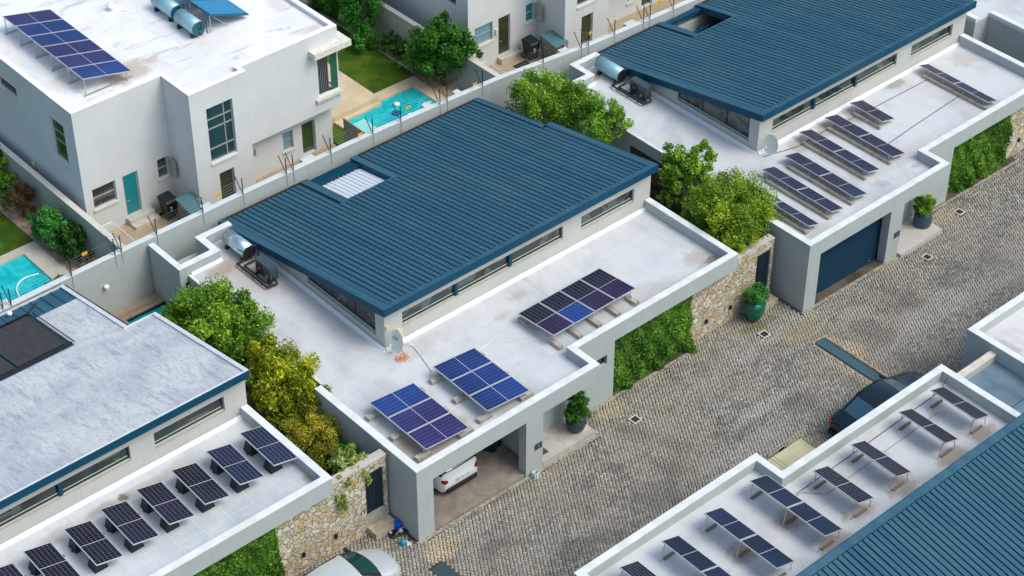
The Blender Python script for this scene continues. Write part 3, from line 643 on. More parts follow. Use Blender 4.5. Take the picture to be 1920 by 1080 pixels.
# left house: panels on black tubs
LX = [-3.66, -5.07, -6.50, -7.92, -9.33, -10.73, -12.26, -13.68]
for i, x in enumerate(LX):
    q = [(x-.20, 5.0, 4.12), (x+.83, 5.0, 3.87), (x+.77, 2.86, 3.87), (x-.26, 2.86, 4.12)]
    side = ['eighth from the parapet corner, cut off by the picture edge', 'seventh from the parapet corner', 'sixth from the parapet corner', 'fifth from the parapet corner', 'fourth from the parapet corner, two left of the dark wet patch', 'third from the parapet corner', 'second from the parapet corner, with a bluer patch', 'first in the row, nearest the parapet corner'][::-1][i]
    side = ['nearest the garden trees, at the right end of the row', 'second from the right end of the row', 'third from the right end of the row', 'fourth from the right end of the row', 'fifth from the right end of the row', 'sixth from the right end of the row', 'seventh from the right end, cut by the bottom edge', 'at the far left end, mostly outside the picture'][i]
    t, n = solar_array('black panel on two tubs, '+side, q, 1, 1, SOL_NAV if i < 2 else SOL_BLK, 'panels on black tubs on the left house', (6, 20), 'v', name='tilted_solar_unit')
    dz = DECKZ+.5
    for yy in (4.60, 3.42):
        b = MB(); xx = x+.02
        b.hexa([(xx-.22, yy-.24, dz+.003), (xx+.30, yy-.24, dz+.003), (xx+.30, yy+.24, dz+.003), (xx-.22, yy+.24, dz+.003)], [(xx-.10, yy-.14, 4.05), (xx+.16, yy-.14, 3.985), (xx+.16, yy+.14, 3.985), (xx-.10, yy+.14, 4.05)])
        b.build('tub', plain('black_tub', (.010, .018, .028), .55), t, bevel=.01)
    b = MB(); b.box(x-.25, x+1.0, 4.50, 4.60, dz+.003, dz+.05); b.build('cable_duct', plain('brown_duct', (.08, .055, .04), .7), t)
# right house rows on concrete beams
RR = [((1722.5, 122), (1745, 117.5), (1871, 188.8), (1850, 195), 2, 'far row nearest the right parapet, set apart from the rest'),
      ((1593, 192.5), (1615, 187.5), (1678.8, 222.5), (1655, 229.5), 1, 'single short panel between the far row and the others'),
      ((1545, 220), (1570, 213.8), (1698.8, 287.5), (1673.8, 295), 2, 'long row directly in front of the single short panel'),
      ((1497.5, 247), (1521, 240.8), (1651, 317.5), (1625, 325), 2, 'long row starting just right of the satellite dish'),
      ((1470.5, 291.3), (1496, 283.8), (1627.5, 363), (1602.5, 371), 2, 'long row starting just below the satellite dish'),
      ((1428, 317), (1451, 310), (1583, 391), (1556, 400), 2, 'long row with one end by the round tree crown'),
      (None, None, (1537.5, 420), (1510, 428.8), 2, 'row half hidden behind the round tree crown')]
for a, b, c, d, nv, txt in RR:
    c_ = at(*c, 2.77); 
    if a is None: a_ = np.array([c_[0]-.62, c_[1]+4.12, 3])
    else: a_ = at(*a, 2.99)
    xl, yf = a_[0], a_[1]; xr_, yn = c_[0], c_[1]
    q = [(xl, yf, 2.99), (xr_+.06, yf, 2.77), (xr_, yn, 2.77), (xl-.07, yn, 2.99)]
    t, n = solar_array('solar row on concrete beams, '+txt, q, 1, nv, SOL_NAV, 'solar rows on concrete beams on the right house', (6, 20), 'v', name='solar_panel_row')
    dz = DECKZ-.36
    for fx, ya, yb in ((-.16, yn+.05, yf-.35),):
        bb = MB(); bb.box(xl+fx, xl+fx+.20, ya, yb, dz+.004, dz+.15); bb.build('concrete_beam', CONCB, t, bevel=.015)
    k = nv*2
    for i in range(k):
        yy = yn+.25+(yf-yn-.6)*i/max(1, k-1)
        post(t, (xl-.04, yy, dz+.14), (xl-.0, yy, 2.96), .018); post(t, (xr_-.05, yy, dz+.01), (xr_-.05, yy, 2.74), .016)
# mirrored house rows on tall legs
BB = [((1744, 731), (1772, 727), (1857, 779), (1829, 787), 1, 'closest to the glassy blue carport cover'),
      ((1684, 772), (1713, 767), (1798, 824), (1769, 831), 1, 'second from the carport cover'),
      ((1594, 833), (1624, 827), (1710, 885), (1680, 893), 1, 'third from the carport cover'),
      ((1523, 882), (1555, 874), (1640, 934), (1608, 942), 1, 'fourth from the carport cover, beside the parapet step'),
      ((1404, 901), (1437, 892), (1583, 991), (1556, 1010), 2, 'long one nearest the outer parapet corner'),
      ((1319, 962), (1352, 955), (1495, 1050), (1470, 1068), 2, 'middle one of the three long ones'),
      ((1239, 1014), (1275, 1005), None, None, 2, 'last long one, running off the bottom edge'),
      ((1160, 1063), (1199, 1053), None, None, 2, 'only its tip showing at the bottom edge')]
for i, (a, b, c, d, nv, txt) in enumerate(BB):
    a_ = at(*a, 3.46); b_ = at(*b, 3.17)
    if c is None: yn = a_[1]-(3.75 if nv == 2 else 2.1); xr_ = b_[0]
    else: c_ = at(*c, 3.17); yn = c_[1]; xr_ = (b_[0]+c_[0])/2
    xl, yf = a_[0], a_[1]
    q = [(xl, yf, 3.46), (xr_, yf, 3.17), (xr_, yn, 3.17), (xl-.03, yn, 3.46)]
    t, n = solar_array('solar row on thin legs, '+txt, q, 1, nv, SOL_STR if nv == 2 and i < 7 else SOL_BLK, 'solar rows on splayed legs on the lower right house', (6, 20), 'v', name='solar_panel_row')
    dz = DECKZ-.29; ys = [yf-.15, yn+.15] if nv == 1 else [yf-.15, (yf+yn)/2, yn+.15]
    for yy in ys:
        post(t, (xl-.12, yy, dz+.01), (xl+.06, yy, 3.41), .022, 'leg'); post(t, (xr_+.02, yy, dz+.01), (xr_-.05, yy, 3.15), .018, 'leg')
        bb = MB(); bb.box(xl+.05, xl+.65, yy-.05, yy+.05, dz+.004, dz+.06); bb.build('foot_rail', plain('timber_foot', (.22, .17, .12), .8), t)

# ================================================================ boundary wall
BY = [(-14, 16.7, 3.75), (-6.5, 16.87, 3.68), (0, 17.08, 3.58), (5.6, 17.2, 3.5), (12, 17.22, 3.42), (18.9, 17.08, 3.28), (24, 16.62, 3.16), (31, 16.42, 3.05), (45, 15.9, 2.9)]
bw = thing('boundary_wall', 'long grey rendered wall with white top running behind the three front houses', 'wall', (12, 17.2, 0))
b = MB(); c = MB()
for (x0, y0, z0), (x1, y1, z1) in zip(BY[:-1], BY[1:]):
    b.hexa([(x0, y0, -1), (x1, y1, -1), (x1, y1+.25, -1), (x0, y0+.25, -1)], [(x0, y0, z0-.02), (x1, y1, z1-.02), (x1, y1+.25, z1-.02), (x0, y0+.25, z0-.02)])
    c.hexa([(x0, y0-.012, z0-.02), (x1, y1-.012, z1-.02), (x1, y1+.262, z1-.02), (x0, y0+.262, z0-.02)], [(x0, y0-.012, z0), (x1, y1-.012, z1), (x1, y1+.262, z1), (x0, y0+.262, z0)])
b.build('wall', WALL, bw); c.build('coping', CAPG, bw)
b = MB()
for x, wd in ((-6.1, .5), (3.35, .45), (8.5, .6), (14.9, .4), (16.6, .3), (22.6, .45), (26.6, .6)):
    k = [p for p in BY if p[0] <= x][-1]; k2 = BY[BY.index(k)+1]; f = (x-k[0])/(k2[0]-k[0]); yy = k[1]*(1-f)+k2[1]*f; zz = k[2]*(1-f)+k2[2]*f
    b.box(x-wd/2, x+wd/2, yy+.262, yy+.52, -1, zz-.004)
b.build('buttress', CAPG, bw)
def wall_at(x):
    k = [p for p in BY if p[0] <= x][-1]; k2 = BY[BY.index(k)+1]; f = (x-k[0])/(k2[0]-k[0]); return k[1]*(1-f)+k2[1]*f, k[2]*(1-f)+k2[2]*f
# garden walls running back between the rear plots
for x, z, lab in ((.12, 2.02, 'low garden wall beside the teal-door house, between lawn and patio'), (20.22, 1.83, 'low garden wall between the larger pool garden and the second white house')):
    t = thing('garden_wall', lab, 'wall', (x, 25, 0), 'garden walls between the rear plots')
    b = MB(); b.box(x, x+.24, 17.5, 46, -1, z-.02); b.build('wall', YARDW, t)
    b = MB(); b.box(x-.01, x+.25, 17.5, 46, z-.02, z); b.build('coping', plain('cream_coping', (.60, .58, .52), .8, var=.06), t)
# ================================================================ rear white houses
def white_house(label, ox, oy, dz, deck, doorglass, first=True):
    T = lambda p: (ox+p[0], oy+p[1], dz+p[2])
    h = thing('house', label, 'house', (ox+6, oy+4, dz)); top = 6.39
    D = 12.28     # width of the block
    m = MB(T)
    # south wall (y = 0), x 0 .. 4.33
    wallx(m, 0, 4.33, 0, .25, -.6, top-.03, [(.40, 1.52, 1.36, 2.38), (1.88, 2.63, .28, 2.37), (3.63, 4.15, 1.42, 2.41)])
    # west wall with openings
    def wally(mb, y0, y1, x0, x1, z0, z1, holes):
        ys = sorted({y0, y1, *[q[0] for q in holes], *[q[1] for q in holes]}); zs = sorted({z0, z1, *[q[2] for q in holes], *[q[3] for q in holes]})
        for i in range(len(ys)-1):
            for j in range(len(zs)-1):
                cy, cz = (ys[i]+ys[i+1])/2, (zs[j]+zs[j+1])/2
                if any(q[0] < cy < q[1] and q[2] < cz < q[3] for q in holes): continue
                mb.box(x0, x1, ys[i], ys[i+1], zs[j], zs[j+1])
    wally(m, .25, 17, 0, .25, -.6, top-.03, [(.86, 1.92, 3.36, 5.33), (4.6, 6.1, 4.80, 5.34)])
    # stair bay, x 4.33 .. 7.2, y -2
    wallx(m, 4.33, 7.20, -2.0, -1.75, -.6, top-.03, [(5.10, 6.42, 2.62, 5.36), (5.42, 6.17, .3, 1.95)])
    m.box(4.33, 4.58, -1.75, .25, -.6, top-.03)
    # bedroom block x 7.2 .. D, y -1.6, overhanging the ground floor
    wallx(m, 7.20, D, -1.60, -1.35, 2.34, top-.03, [(11.10, D, 3.12, 5.30)])
    m.box(7.20, D, -1.35, -.80, 2.34, 2.60)
    wallx(m, 7.20, 12.15, -1.0, -.75, -.6, 2.34, [(9.45, 10.0, .70, 1.68), (10.48, 11.22, .0, 1.70)])
    m.box(11.9, 12.15, -.75, 16, -.6, 2.34)
    wally(m, -1.35, 17, D-.25, D, 2.34, top-.03, [(-1.35, -.55, 3.12, 5.30)])
    m.build('wall', WHITE, h)
    # roof deck, raised rim
    d = MB(T); d.prism([(.22, .22), (4.55, .22), (4.55, -1.78), (7.2, -1.78), (7.2, -1.38), (D-.22, -1.38), (D-.22, 17), (.22, 17)], 6.05, 6.20); d.build('flat_roof', deck, h)
    c = MB(T); e = .01
    for x0, x1, y0, y1 in ((-e, 4.33-e, -e, .22), (4.33-e, 7.2+e, -2.0-e, -1.78), (4.33-e, 4.55, -1.78, .22), (7.2+e, D+e, -1.60-e, -1.38), (-e, .22, .22, 17), (D-.22, D+e, -1.38, 17)):
        c.box(x0, x1, y0, y1, top-.03, top)
    c.box(7.2-.2, 7.2+e, -1.78, -1.38, top-.03, top)
    c.build('parapet_cap', WHITEC, h)
    i = MB(T); i.box(.3, 7, .4, 16, .1, 6.0); i.box(7.3, D-1.5, .2, 16, 2.7, 6.0); i.box(4.8, 7.0, -1.5, .4, .1, 6.0); i.build('interior', plain('room_grey', (.10, .11, .11), .9), h)
    # windows and doors
    window_x(T, h, .40, 1.52, 0, 1.36, 2.38, hdiv=(1.86,), frame=ALU, glass=GLASS if first else GLASSB, depth=.09, sill=SILL, name='kitchen_window')
    dd = MB(T); dd.box(1.88, 2.63, .06, .12, .28, 2.37); do = dd.build('door', ALU, h, ); do['label'] = doorglass[1]
    dd = MB(T); dd.box(1.95, 2.56, .045, .06, .35, 2.31); dd.build('pane', doorglass[0], do)
    dd = MB(T); dd.cyl((1.99, .0, 1.05), (1.99, .045, 1.05), .012); dd.cyl((1.99, .01, 1.05), (2.10, .01, 1.05), .012); dd.build('handle', STEEL, do)
    st = MB(T); st.box(1.80, 3.05, -.35, -.002, -.3, .27); st.box(1.80, 3.05, -.72, -.35, -.3, .12) if first else None; st.build('doorstep', plain('doorstep_stone', (.52, .49, .44), .85, var=.1), h)
    window_x(T, h, 3.63, 4.15, 0, 1.42, 2.41, hdiv=(1.90,), frame=ALU, glass=GLASS if first else GLASST, depth=.08, sill=SILL, name='narrow_window')
    # an open casement leaf
    o = MB(T); o.hexa([(4.16, -.55, 1.5), (4.19, -.55, 1.5), (4.19, -.05, 1.5), (4.16, -.05, 1.5)], [(4.16, -.55, 2.38), (4.19, -.55, 2.38), (4.19, -.05, 2.38), (4.16, -.05, 2.38)]); o.build('open_casement', ALU, h)
    window_x(T, h, 5.10, 6.42, -2.0, 2.62, 5.36, div=(6.0,), hdiv=(3.25, 4.25, 4.72), frame=ALU, glass=plain('stair_glass', (.012, .055, .065), .08, 0, .7), depth=.10, sill=WHITE, name='tall_stair_window', sillw=.02)
    window_x(T, h, 5.42, 6.17, -2.0, .3, 1.95, frame=ALU, glass=GLASSD, depth=.12, name='glazed_door')
    window_x(T, h, 9.45, 10.0, -1.0, .70, 1.68, hdiv=(1.22,), frame=ALU, glass=GLASSB, depth=.09, sill=SILL, name='narrow_window')
    window_x(T, h, 10.48, 11.22, -1.0, .0, 1.70, frame=ALU, glass=GLASSG if first else GLASSD, depth=.14, name='glazed_door')
    # west windows
    for (a, b, za, zb, nm, gl) in ((.86, 1.92, 3.36, 5.33, 'tall_side_window', GLASSG), (4.6, 6.1, 4.80, 5.34, 'high_side_window', GLASS)):
        f = MB(T); x = .09
        f.box(x, x+.06, a, b, za, za+.06); f.box(x, x+.06, a, b, zb-.06, zb); f.box(x, x+.06, a, a+.06, za+.06, zb-.06); f.box(x, x+.06, b-.06, b, za+.06, zb-.06)
        if zb-za > 1:
            for hz in (4.25, 4.72): f.box(x+.002, x+.05, a+.06, b-.06, hz-.03, hz+.03)
        fo = f.build(nm, ALU, h); g = MB(T); g.box(x+.03, x+.045, a+.06, b-.06, za+.06, zb-.06); g.build('pane', gl, fo)
        s_ = MB(T); s_.box(-.05, x-.002, a-.06, b+.06, za-.10, za-.004); s_.build('sill', WHITE if zb-za > 1 else SILL, fo)
    # corner window with vertical blinds
    f = MB(T)
    f.box(11.10, D, -1.56, -1.50, 3.12, 3.20); f.box(11.10, D, -1.56, -1.50, 5.22, 5.30); f.box(11.10, 11.17, -1.56, -1.50, 3.20, 5.22); f.box(D-.06, D, -1.56, -1.50, 3.20, 5.22)
    f.box(D-.06, D, -1.50, -.55, 3.12, 3.20); f.box(D-.06, D, -.62, -.55, 3.20, 5.22)
    fo = f.build('corner_window', plain('white_frame', (.72, .73, .72), .5), h)
    bl = MB(T); x = 11.2
    while x < 11.85: bl.hexa([(x, -1.42, 3.2), (x+.085, -1.36, 3.2), (x+.085, -1.35, 3.2), (x, -1.41, 3.2)], [(x, -1.42, 5.2), (x+.085, -1.36, 5.2), (x+.085, -1.35, 5.2), (x, -1.41, 5.2)]); x += .095
    bl.build('vertical_blind', plain('grey_blind', (.22, .23, .26), .8), fo)
    gl = MB(T); gl.box(11.87, D-.07, -1.53, -1.52, 3.2, 5.22); gl.build('pane', plain('painted_garden_glass', (.03, .13, .08), .1, 0, .6), fo)  # green of the reflected garden is painted into the pane
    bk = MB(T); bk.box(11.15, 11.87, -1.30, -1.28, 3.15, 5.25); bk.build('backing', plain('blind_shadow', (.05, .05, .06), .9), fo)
    c = MB(T); c.box(10.72, D+.42, -2.05, -1.602, 5.42, 5.70); c.box(D+.002, D+.42, -1.602, -.3, 5.42, 5.70); c.build('window_canopy', plain('weathered_canopy', (.66, .64, .57), .85, var=.12, sc=6), h)
    c = MB(T); c.box(10.95, D+.10, -1.76, -1.602, 3.0, 3.11); c.build('sill', SILL, h)
    # wall lights
    for x, y, z in ((8.0, -1.0, 1.45),) if first else ((1.72, 0, 1.75),):
        l = MB(T); l.box(x-.08, x+.08, y-.10, y-.002, z-.14, z+.14); l.build('wall_light', plain('yellowed_light_shade', (.62, .62, .42), .5), h)
    return h
wd1 = deckmat('deck_white', (.80, .81, .84), (.62, .61, .62), [(4.4, 24.3, (1.6, .9), (.42, .31, .20), .8), (3.6, 23.9, (.5, .4), (.20, .14, .09), .6), (2.3, 25.2, (1.2, 1.2), (.60, .55, .50), .6), (12.2, 22.0, (.8, .4), (.5, .42, .36), .6), (12.3, 24.6, (.5, 1.2), (.52, .45, .40), .5)], var=.5, streak=.75)
white = white_house('large white two-storey house with blank pale roof, solar array, teal door and bay', .78, 22.9, 0, wd1, (GLASST, 'teal glass door'))
white2 = white_house('second white two-storey house at the top edge, with black bin and brown glass door', 21.38, 22.38, -.20, wd1, (GLASSD, 'brown glass door'), False)

q = [(2.15, 30.5, 6.98), (4.27, 30.15, 6.66), (4.21, 23.62, 6.66), (2.09, 23.95, 6.98)]
t, n = solar_array('long slim solar array of six panels with painted violet reflections on the white two-storey roof', q, 1, 6, SOL_VIO_REFL, None, (6, 20), 'h', {(0, 5): SOL_BLUE_REFL, (0, 1): SOL_BLUE_REFL, (0, 2): SOL_BLUE_REFL})
for v in (.01, .2, .4, .6, .8, .99):
    for u in (.03, .9):
        p = quadlerp(q, u, v); post(t, (p.x, p.y, 6.20), (p.x, p.y, p.z-.03), .022)
    a, b = quadlerp(q, 0, v), quadlerp(q, 1, v)
    bb = MB(); bb.box(a.x-.1, b.x+.1, (a.y+b.y)/2-.04, (a.y+b.y)/2+.04, 6.204, 6.26); bb.build('base_rail', STEEL, t)

def geyser(label, p0, axis, L, r, zdeck, mat, end, legs=True, group=None, extras='pipes'):
    """horizontal hot-water cylinder; p0 = centre of the near end"""
    ax = Vector(axis).normalized(); c0 = Vector(p0); c1 = c0-ax*L; side = Vector((-ax.y, ax.x, 0))
    t = thing('water_tank', label, 'water tank', tuple((c0+c1)/2), group)
    b = MB(); b.cyl(c0-ax*.03, c1+ax*.03, r, n=28); b.cyl(c1+ax*.03, c1, r, r*.86, n=28); o = b.build('tank_shell', mat, t)
    for pl in o.data.polygons: pl.use_smooth = len(pl.vertices) == 4
    b = MB(); b.cyl(c0-ax*.03, c0, r*.99, r*.90, n=28); b.build('end_cap', end, t)
    for s_ in (.15, .85):
        c = c0*(1-s_)+c1*s_; b = MB(); w_ = r*.9
        P = [c+side*w_, c-side*w_]
        b.hexa([tuple(Vector((p.x, p.y, zdeck+.004))+ax*k) for p, k in ((P[0], -.05), (P[1], -.05), (P[1], .05), (P[0], .05))], [tuple(Vector((p.x, p.y, c.z-r*.80))+ax*k) for p, k in ((P[0], -.05), (P[1], -.05), (P[1], .05), (P[0], .05))])
        b.build('cradle', plain('dark_cradle', (.03, .04, .035), .6), t)
    b = MB(); q0 = c0+ax*.02
    b.tube([q0, q0+ax*.12+Vector((0, 0, .02)), q0+ax*.12+Vector((0, 0, r*1.1)), q0+ax*.12+side*.25+Vector((0, 0, r*1.1)), q0+ax*.14+side*.3-Vector((0, 0, r*.8))], .022)
    b.tube([q0-Vector((0, 0, r*.5)), q0+ax*.1-Vector((0, 0, r*.9))], .02); b.build('pipework', plain('dark_lagging', (.02, .018, .018), .7), t)
    return t
geyser('pale blue hot-water cylinder behind, left of its twin on the white roof', (8.25, 26.28, 6.66), (0, -1, 0), 1.6, .34, 6.2, TANKB, TANKC, group='twin hot-water cylinders on the white roof')
geyser('pale blue hot-water cylinder in front, right of its twin on the white roof', (8.19, 24.55, 6.66), (0, -1, 0), 1.45, .34, 6.2, TANKB, TANKC, group='twin hot-water cylinders on the white roof')
t = thing('solar_collector', 'bright blue tube collector sloping beside the two cylinders on the white roof', 'solar collector', (9.8, 26, 6.8))
for i, (y0, y1) in enumerate(((24.45, 26.1), (26.18, 27.9))):
    qq = [(8.75, y1, 7.15), (10.7, y1, 6.45), (10.7, y0, 6.45), (8.75, y0, 7.15)]
    b = MB(); b.hexa([(x, y, z-.07) for x, y, z in reversed(qq)], [(x, y, z) for x, y, z in reversed(qq)]); f = b.build('collector_frame', TANKC, t)
    cm = NT('blue_collector_glass', .12, .5); wv = cm.n('ShaderNodeTexWave'); wv.bands_direction = 'Y'; wv.inputs['Scale'].default_value = 2.6; cm.l(cm.P(), wv.inputs['Vector'])
    cm.color(cm.mix(wv.outputs['Fac'], (.0, .13, .34), (.0, .27, .58)))
    b = MB(); b.face([tuple(quadlerp(qq, u, v)+Vector((.003, 0, .006))) for u, v in ((.04, .96), (.96, .96), (.96, .04), (.04, .04))]); b.build('collector_glass', cm.m, f)
for yy in (24.6, 26.1, 27.7): post(t, (8.8, yy, 6.2), (8.8, yy, 7.1), .025); post(t, (9.7, yy, 6.2), (8.85, yy, 7.05), .018, 'brace')
t = thing('roof_vent', 'small round white vent standing alone on the white roof', 'vent', (6.6, 29.0, 6.2))
b = MB(); b.lathe([(.06, 0), (.06, .18), (.20, .20), (.17, .30), (.05, .36)], (6.6, 29.0, 6.2), 14); b.build('cowl', WHITEC, t)
b = MB(); b.tube([(6.8, 28.8, 6.215), (7.5, 27.6, 6.215), (7.95, 26.3, 6.215)], .018); b.build('cable', WHITEC, t)

# ================================================================ rear yards
tm = NT('patio_tiles', .85); br = tm.n('ShaderNodeTexBrick'); tm.l(tm.P(), br.inputs['Vector']); br.inputs['Scale'].default_value = 1
br.inputs['Brick Width'].default_value = 1.2; br.inputs['Row Height'].default_value = .17; br.inputs['Mortar Size'].default_value = .012
br.inputs['Color1'].default_value = (.44, .335, .22, 1); br.inputs['Color2'].default_value = (.36, .27, .175, 1); br.inputs['Mortar'].default_value = (.20, .15, .10, 1)
tm.color(tm.mix(.35, br.outputs['Color'], tm.mix(tm.ramp(tm.noise(1.4, det=6), .35, .65), (.30, .23, .16), (.50, .40, .28))))
b = MB(); b.box(.365, 12.9, 17.34, 22.85, -1, -.02); tag(b.build('patio', tm.m), kind='structure')
b = MB(); b.box(20.47, 36, 16.9, 22.4, -1.2, -.22); tag(b.build('patio', tm.m), kind='structure')
ter = NT('terrace_stone', .8); br = ter.n('ShaderNodeTexBrick'); ter.l(ter.P(), br.inputs['Vector']); br.inputs['Scale'].default_value = 1
br.inputs['Brick Width'].default_value = 1.8; br.inputs['Row Height'].default_value = 1.2; br.inputs['Mortar Size'].default_value = .008; br.offset = 0
ter.color(ter.mix(br.outputs['Fac'], ter.mix(ter.ramp(ter.noise(1.0, det=6), .35, .7), (.56, .45, .30), (.66, .55, .40)), (.44, .35, .24)))
TER = ter.m
gr = NT('lawn_grass', .9, .2); f1 = gr.noise(.9, det=6, rough=.65); f2 = gr.noise(30, det=3)
gr.color(gr.mix(gr.ramp(f2, .3, .7, 0, .5), gr.mix(gr.ramp(f1, .38, .64), (.035, .105, .005), (.125, .18, .012)), (.02, .065, .005))); gr.bump(f2, .05, .8)
GRASS = gr.m
def pool_mat(name, c1, c2):
    m = NT(name, .04, .5); f = m.noise(1.8, det=4, dist=1.2); m.color(m.mix(m.ramp(f, .35, .65), c1, c2)); m.bump(m.noise(2.6, det=4, dist=.8), .05, .35); return m.m
WATER = pool_mat('pool_water', (0.0, .40, .46), (.02, .56, .60))
def frame_slab(mb, x0, x1, y0, y1, hx0, hx1, hy0, hy1, z0, z1):
    mb.box(x0, hx0, y0, y1, z0, z1); mb.box(hx1, x1, y0, y1, z0, z1); mb.box(hx0, hx1, hy1, y1, z0, z1); mb.box(hx0, hx1, y0, hy0, z0, z1)
# right-hand pool
b = MB(); frame_slab(b, 13.95, 19.15, 17.6, 23.85, 14.40, 18.60, 18.6, 23.20, -1, .0); tag(b.build('pool_coping', TER), kind='structure')
b = MB(); b.box(14.40, 18.60, 18.6, 23.20, -1, -.10); tag(b.build('pool_water', WATER), kind='structure')
b = MB(); b.box(14.405, 15.25, 18.61, 22.6, -.10, -.085); tag(b.build('pool_shelf', plain('pale_pool_shelf', (.30, .70, .72), .1)), kind='structure')
b = MB(); b.prism([(12.95, 23.18), (16.55, 23.18), (16.55, 40), (12.95, 40)], -1, .28); b.prism([(14.42, 22.95), (16.55, 22.95), (16.55, 23.18), (14.42, 23.18)], -1, .02); tag(b.build('terrace', TER), kind='structure')
b = MB(); b.box(13.05, 13.93, 17.6, 22.9, -1, -.03); b.box(16.56, 19.30, 23.87, 46, -1, .02); tag(b.build('lawn', GRASS), kind='structure')
b = MB(); b.box(19.30, 19.36, 23.87, 46, -1, .07); tag(b.build('lawn_edging', CONC), kind='structure')
sand = NT('bed_soil', .95); sf = sand.noise(3, det=6); sand.color(sand.mix(sand.ramp(sf, .35, .65), (.30, .215, .145), (.46, .35, .25)))
b = MB(); b.box(19.17, 20.20, 17.6, 46, -1, -.02); b.box(-1.06, .10, 17.6, 46, -1, -.02); tag(b.build('planting_bed', sand.m), kind='structure')
b = MB(); b.box(13.96, 14.38, 18.62, 22.9, .001, .03); tag(b.build('pool_step', TER), kind='structure')
# left-hand pool
b = MB(); frame_slab(b, -8, -1.08, 17.6, 24.42, -7.4, -1.88, 18.4, 23.95, -1, .0); tag(b.build('pool_coping', plain('grey_coping', (.50, .47, .40), .8, var=.06)), kind='structure')
b = MB(); b.box(-7.4, -1.88, 18.4, 23.95, -1, -.10); tag(b.build('pool_water', WATER), kind='structure')
b = MB(); b.box(-14, -1.12, 24.44, 46, -1, .02); tag(b.build('lawn', GRASS), kind='structure')
for n_, P, lab in (('pool_hose', [(-3.6, 21.0), (-3.3, 22.1), (-2.7, 22.5), (-2.0, 22.35)], 'white hose curving across the left pool'),
                   ('pool_hose', [(16.4, 20.9), (17.0, 21.5), (17.5, 21.2), (18.0, 21.7), (18.5, 21.6)], 'white hose wriggling across the right pool')):
    b = MB(); pp = []
    for i in range(len(P)-1):
        for k in range(6):
            f = k/6; a = Vector(P[max(i-1, 0)]); b0 = Vector(P[i]); c0 = Vector(P[i+1]); d0 = Vector(P[min(i+2, len(P)-1)])
            v = .5*((2*b0)+(c0-a)*f+(2*a-5*b0+4*c0-d0)*f*f+(3*b0-a-3*c0+d0)*f**3); pp.append((v.x, v.y, -.05))
    b.tube(pp, .035, 6); o = b.build(n_, plain('white_hose', (.72, .80, .80), .5)); tag(o, lab, 'hose')
p = at(744, 194, 0); b = MB(); b.lathe([(.02, .10), (.13, .06), (.15, 0), (.12, -.05), (.02, -.07)], (p[0], p[1], -.05), 14); tag(b.build('chlorine_float', WHITEC), 'small white round float on the right pool', 'pool float')
p = at(743, 209, 0); b = MB(); b.lathe([(.05, .12), (.20, .08), (.26, 0), (.22, -.06), (.05, -.1)], (p[0], p[1], -.12), 12); tag(b.build('pool_cleaner', plain('blue_cleaner', (.0, .12, .30), .4)), 'blue pool cleaner under the water of the right pool', 'pool cleaner')

# plunge pool and timber deck between the left and the middle house
wm = NT('weathered_decking', .8); wv = wm.n('ShaderNodeTexBrick'); wm.l(wm.P(), wv.inputs['Vector']); wv.inputs['Scale'].default_value = 1
wv.inputs['Brick Width'].default_value = 2.6; wv.inputs['Row Height'].default_value = .12; wv.inputs['Mortar Size'].default_value = .012
wv.inputs['Color1'].default_value = (.27, .20, .15, 1); wv.inputs['Color2'].default_value = (.40, .32, .25, 1); wv.inputs['Mortar'].default_value = (.06, .045, .035, 1)
wm.color(wv.outputs['Color']); b = MB(); b.box(-2.9, .20, 16.27, 17.0, -1, 1.0); b.box(-2.9, -1.62, 13.2, 16.27, -1, .998); tag(b.build('timber_deck', wm.m), kind='structure')
b = MB(); b.box(-1.61, .20, 13.2, 16.22, -1, .86); tag(b.build('pool_water', pool_mat('plunge_water', (0, .30, .34), (.01, .42, .44))), kind='structure')
b = MB(); b.box(-1.61, .20, 16.221, 16.268, .5, .995); tag(b.build('pool_edge', plain('black_edge', (.02, .02, .02), .6)), kind='structure')
# paths beside the front houses
for x0, x1, z in ((-2.55, -.02, .15), (17.45, 20.2, -.4), (-22, -20.1, .4), (37.7, 40, -.8)):
    b = MB(); b.box(x0, x1, 1.9, 13.1 if x0 > -3 and x0 < 0 else 16.3, -2, z); tag(b.build('side_garden', gm.m), kind='structure')

# ================================================================ buildings at the right edge
fr = thing('house', 'flat-roofed grey building at the right edge with low white parapet', 'house', (24, -12, -.4))
b = MB(); zt = 3.10
b.box(20.80, 34, -7.73, -7.46, -1.2, zt-.02); b.box(20.80, 21.06, -20, -7.73, -1.2, zt-.02); b.build('wall', WALL, fr)
b = MB(); b.box(20.79, 34, -7.73, -7.45, zt-.02, zt); b.box(20.79, 21.07, -20, -7.73, zt-.02, zt); b.build('parapet_cap', CAP, fr)
b = MB(); b.box(21.06, 34, -20, -7.73, 2.3, 2.66); b.build('flat_roof', deckmat('deck_far', (.64, .64, .67), (.50, .49, .51), [(21.6, -8.9, (.4, .8), BROWN, .5), (22.3, -9.8, (.3, .3), BROWN, .5)]), fr)
cw = thing('carport_wall', 'low grey wall with pale top joining the two buildings opposite', 'wall', (19.7, -8.75, 0))
b = MB(); b.box(18.47, 20.79, -8.90, -8.62, -1.2, 2.76); b.build('wall', WALL, cw); b = MB(); b.box(18.47, 20.79, -8.91, -8.61, 2.76, 2.80); b.build('coping', plain('peach_coping', (.62, .56, .50), .8, var=.1), cw)
ct = thing('carport_cover', 'smoky blue translucent carport sheet between two flat roofs', 'carport cover', (19.7, -11, 2.5))
cm = NT('smoky_polycarbonate', .25, .5); cf = cm.noise(.8, cm.P((1, .5, 1)), det=5); cm.color(cm.mix(cm.ramp(cf, .35, .65), (.085, .15, .20), (.17, .24, .30)))
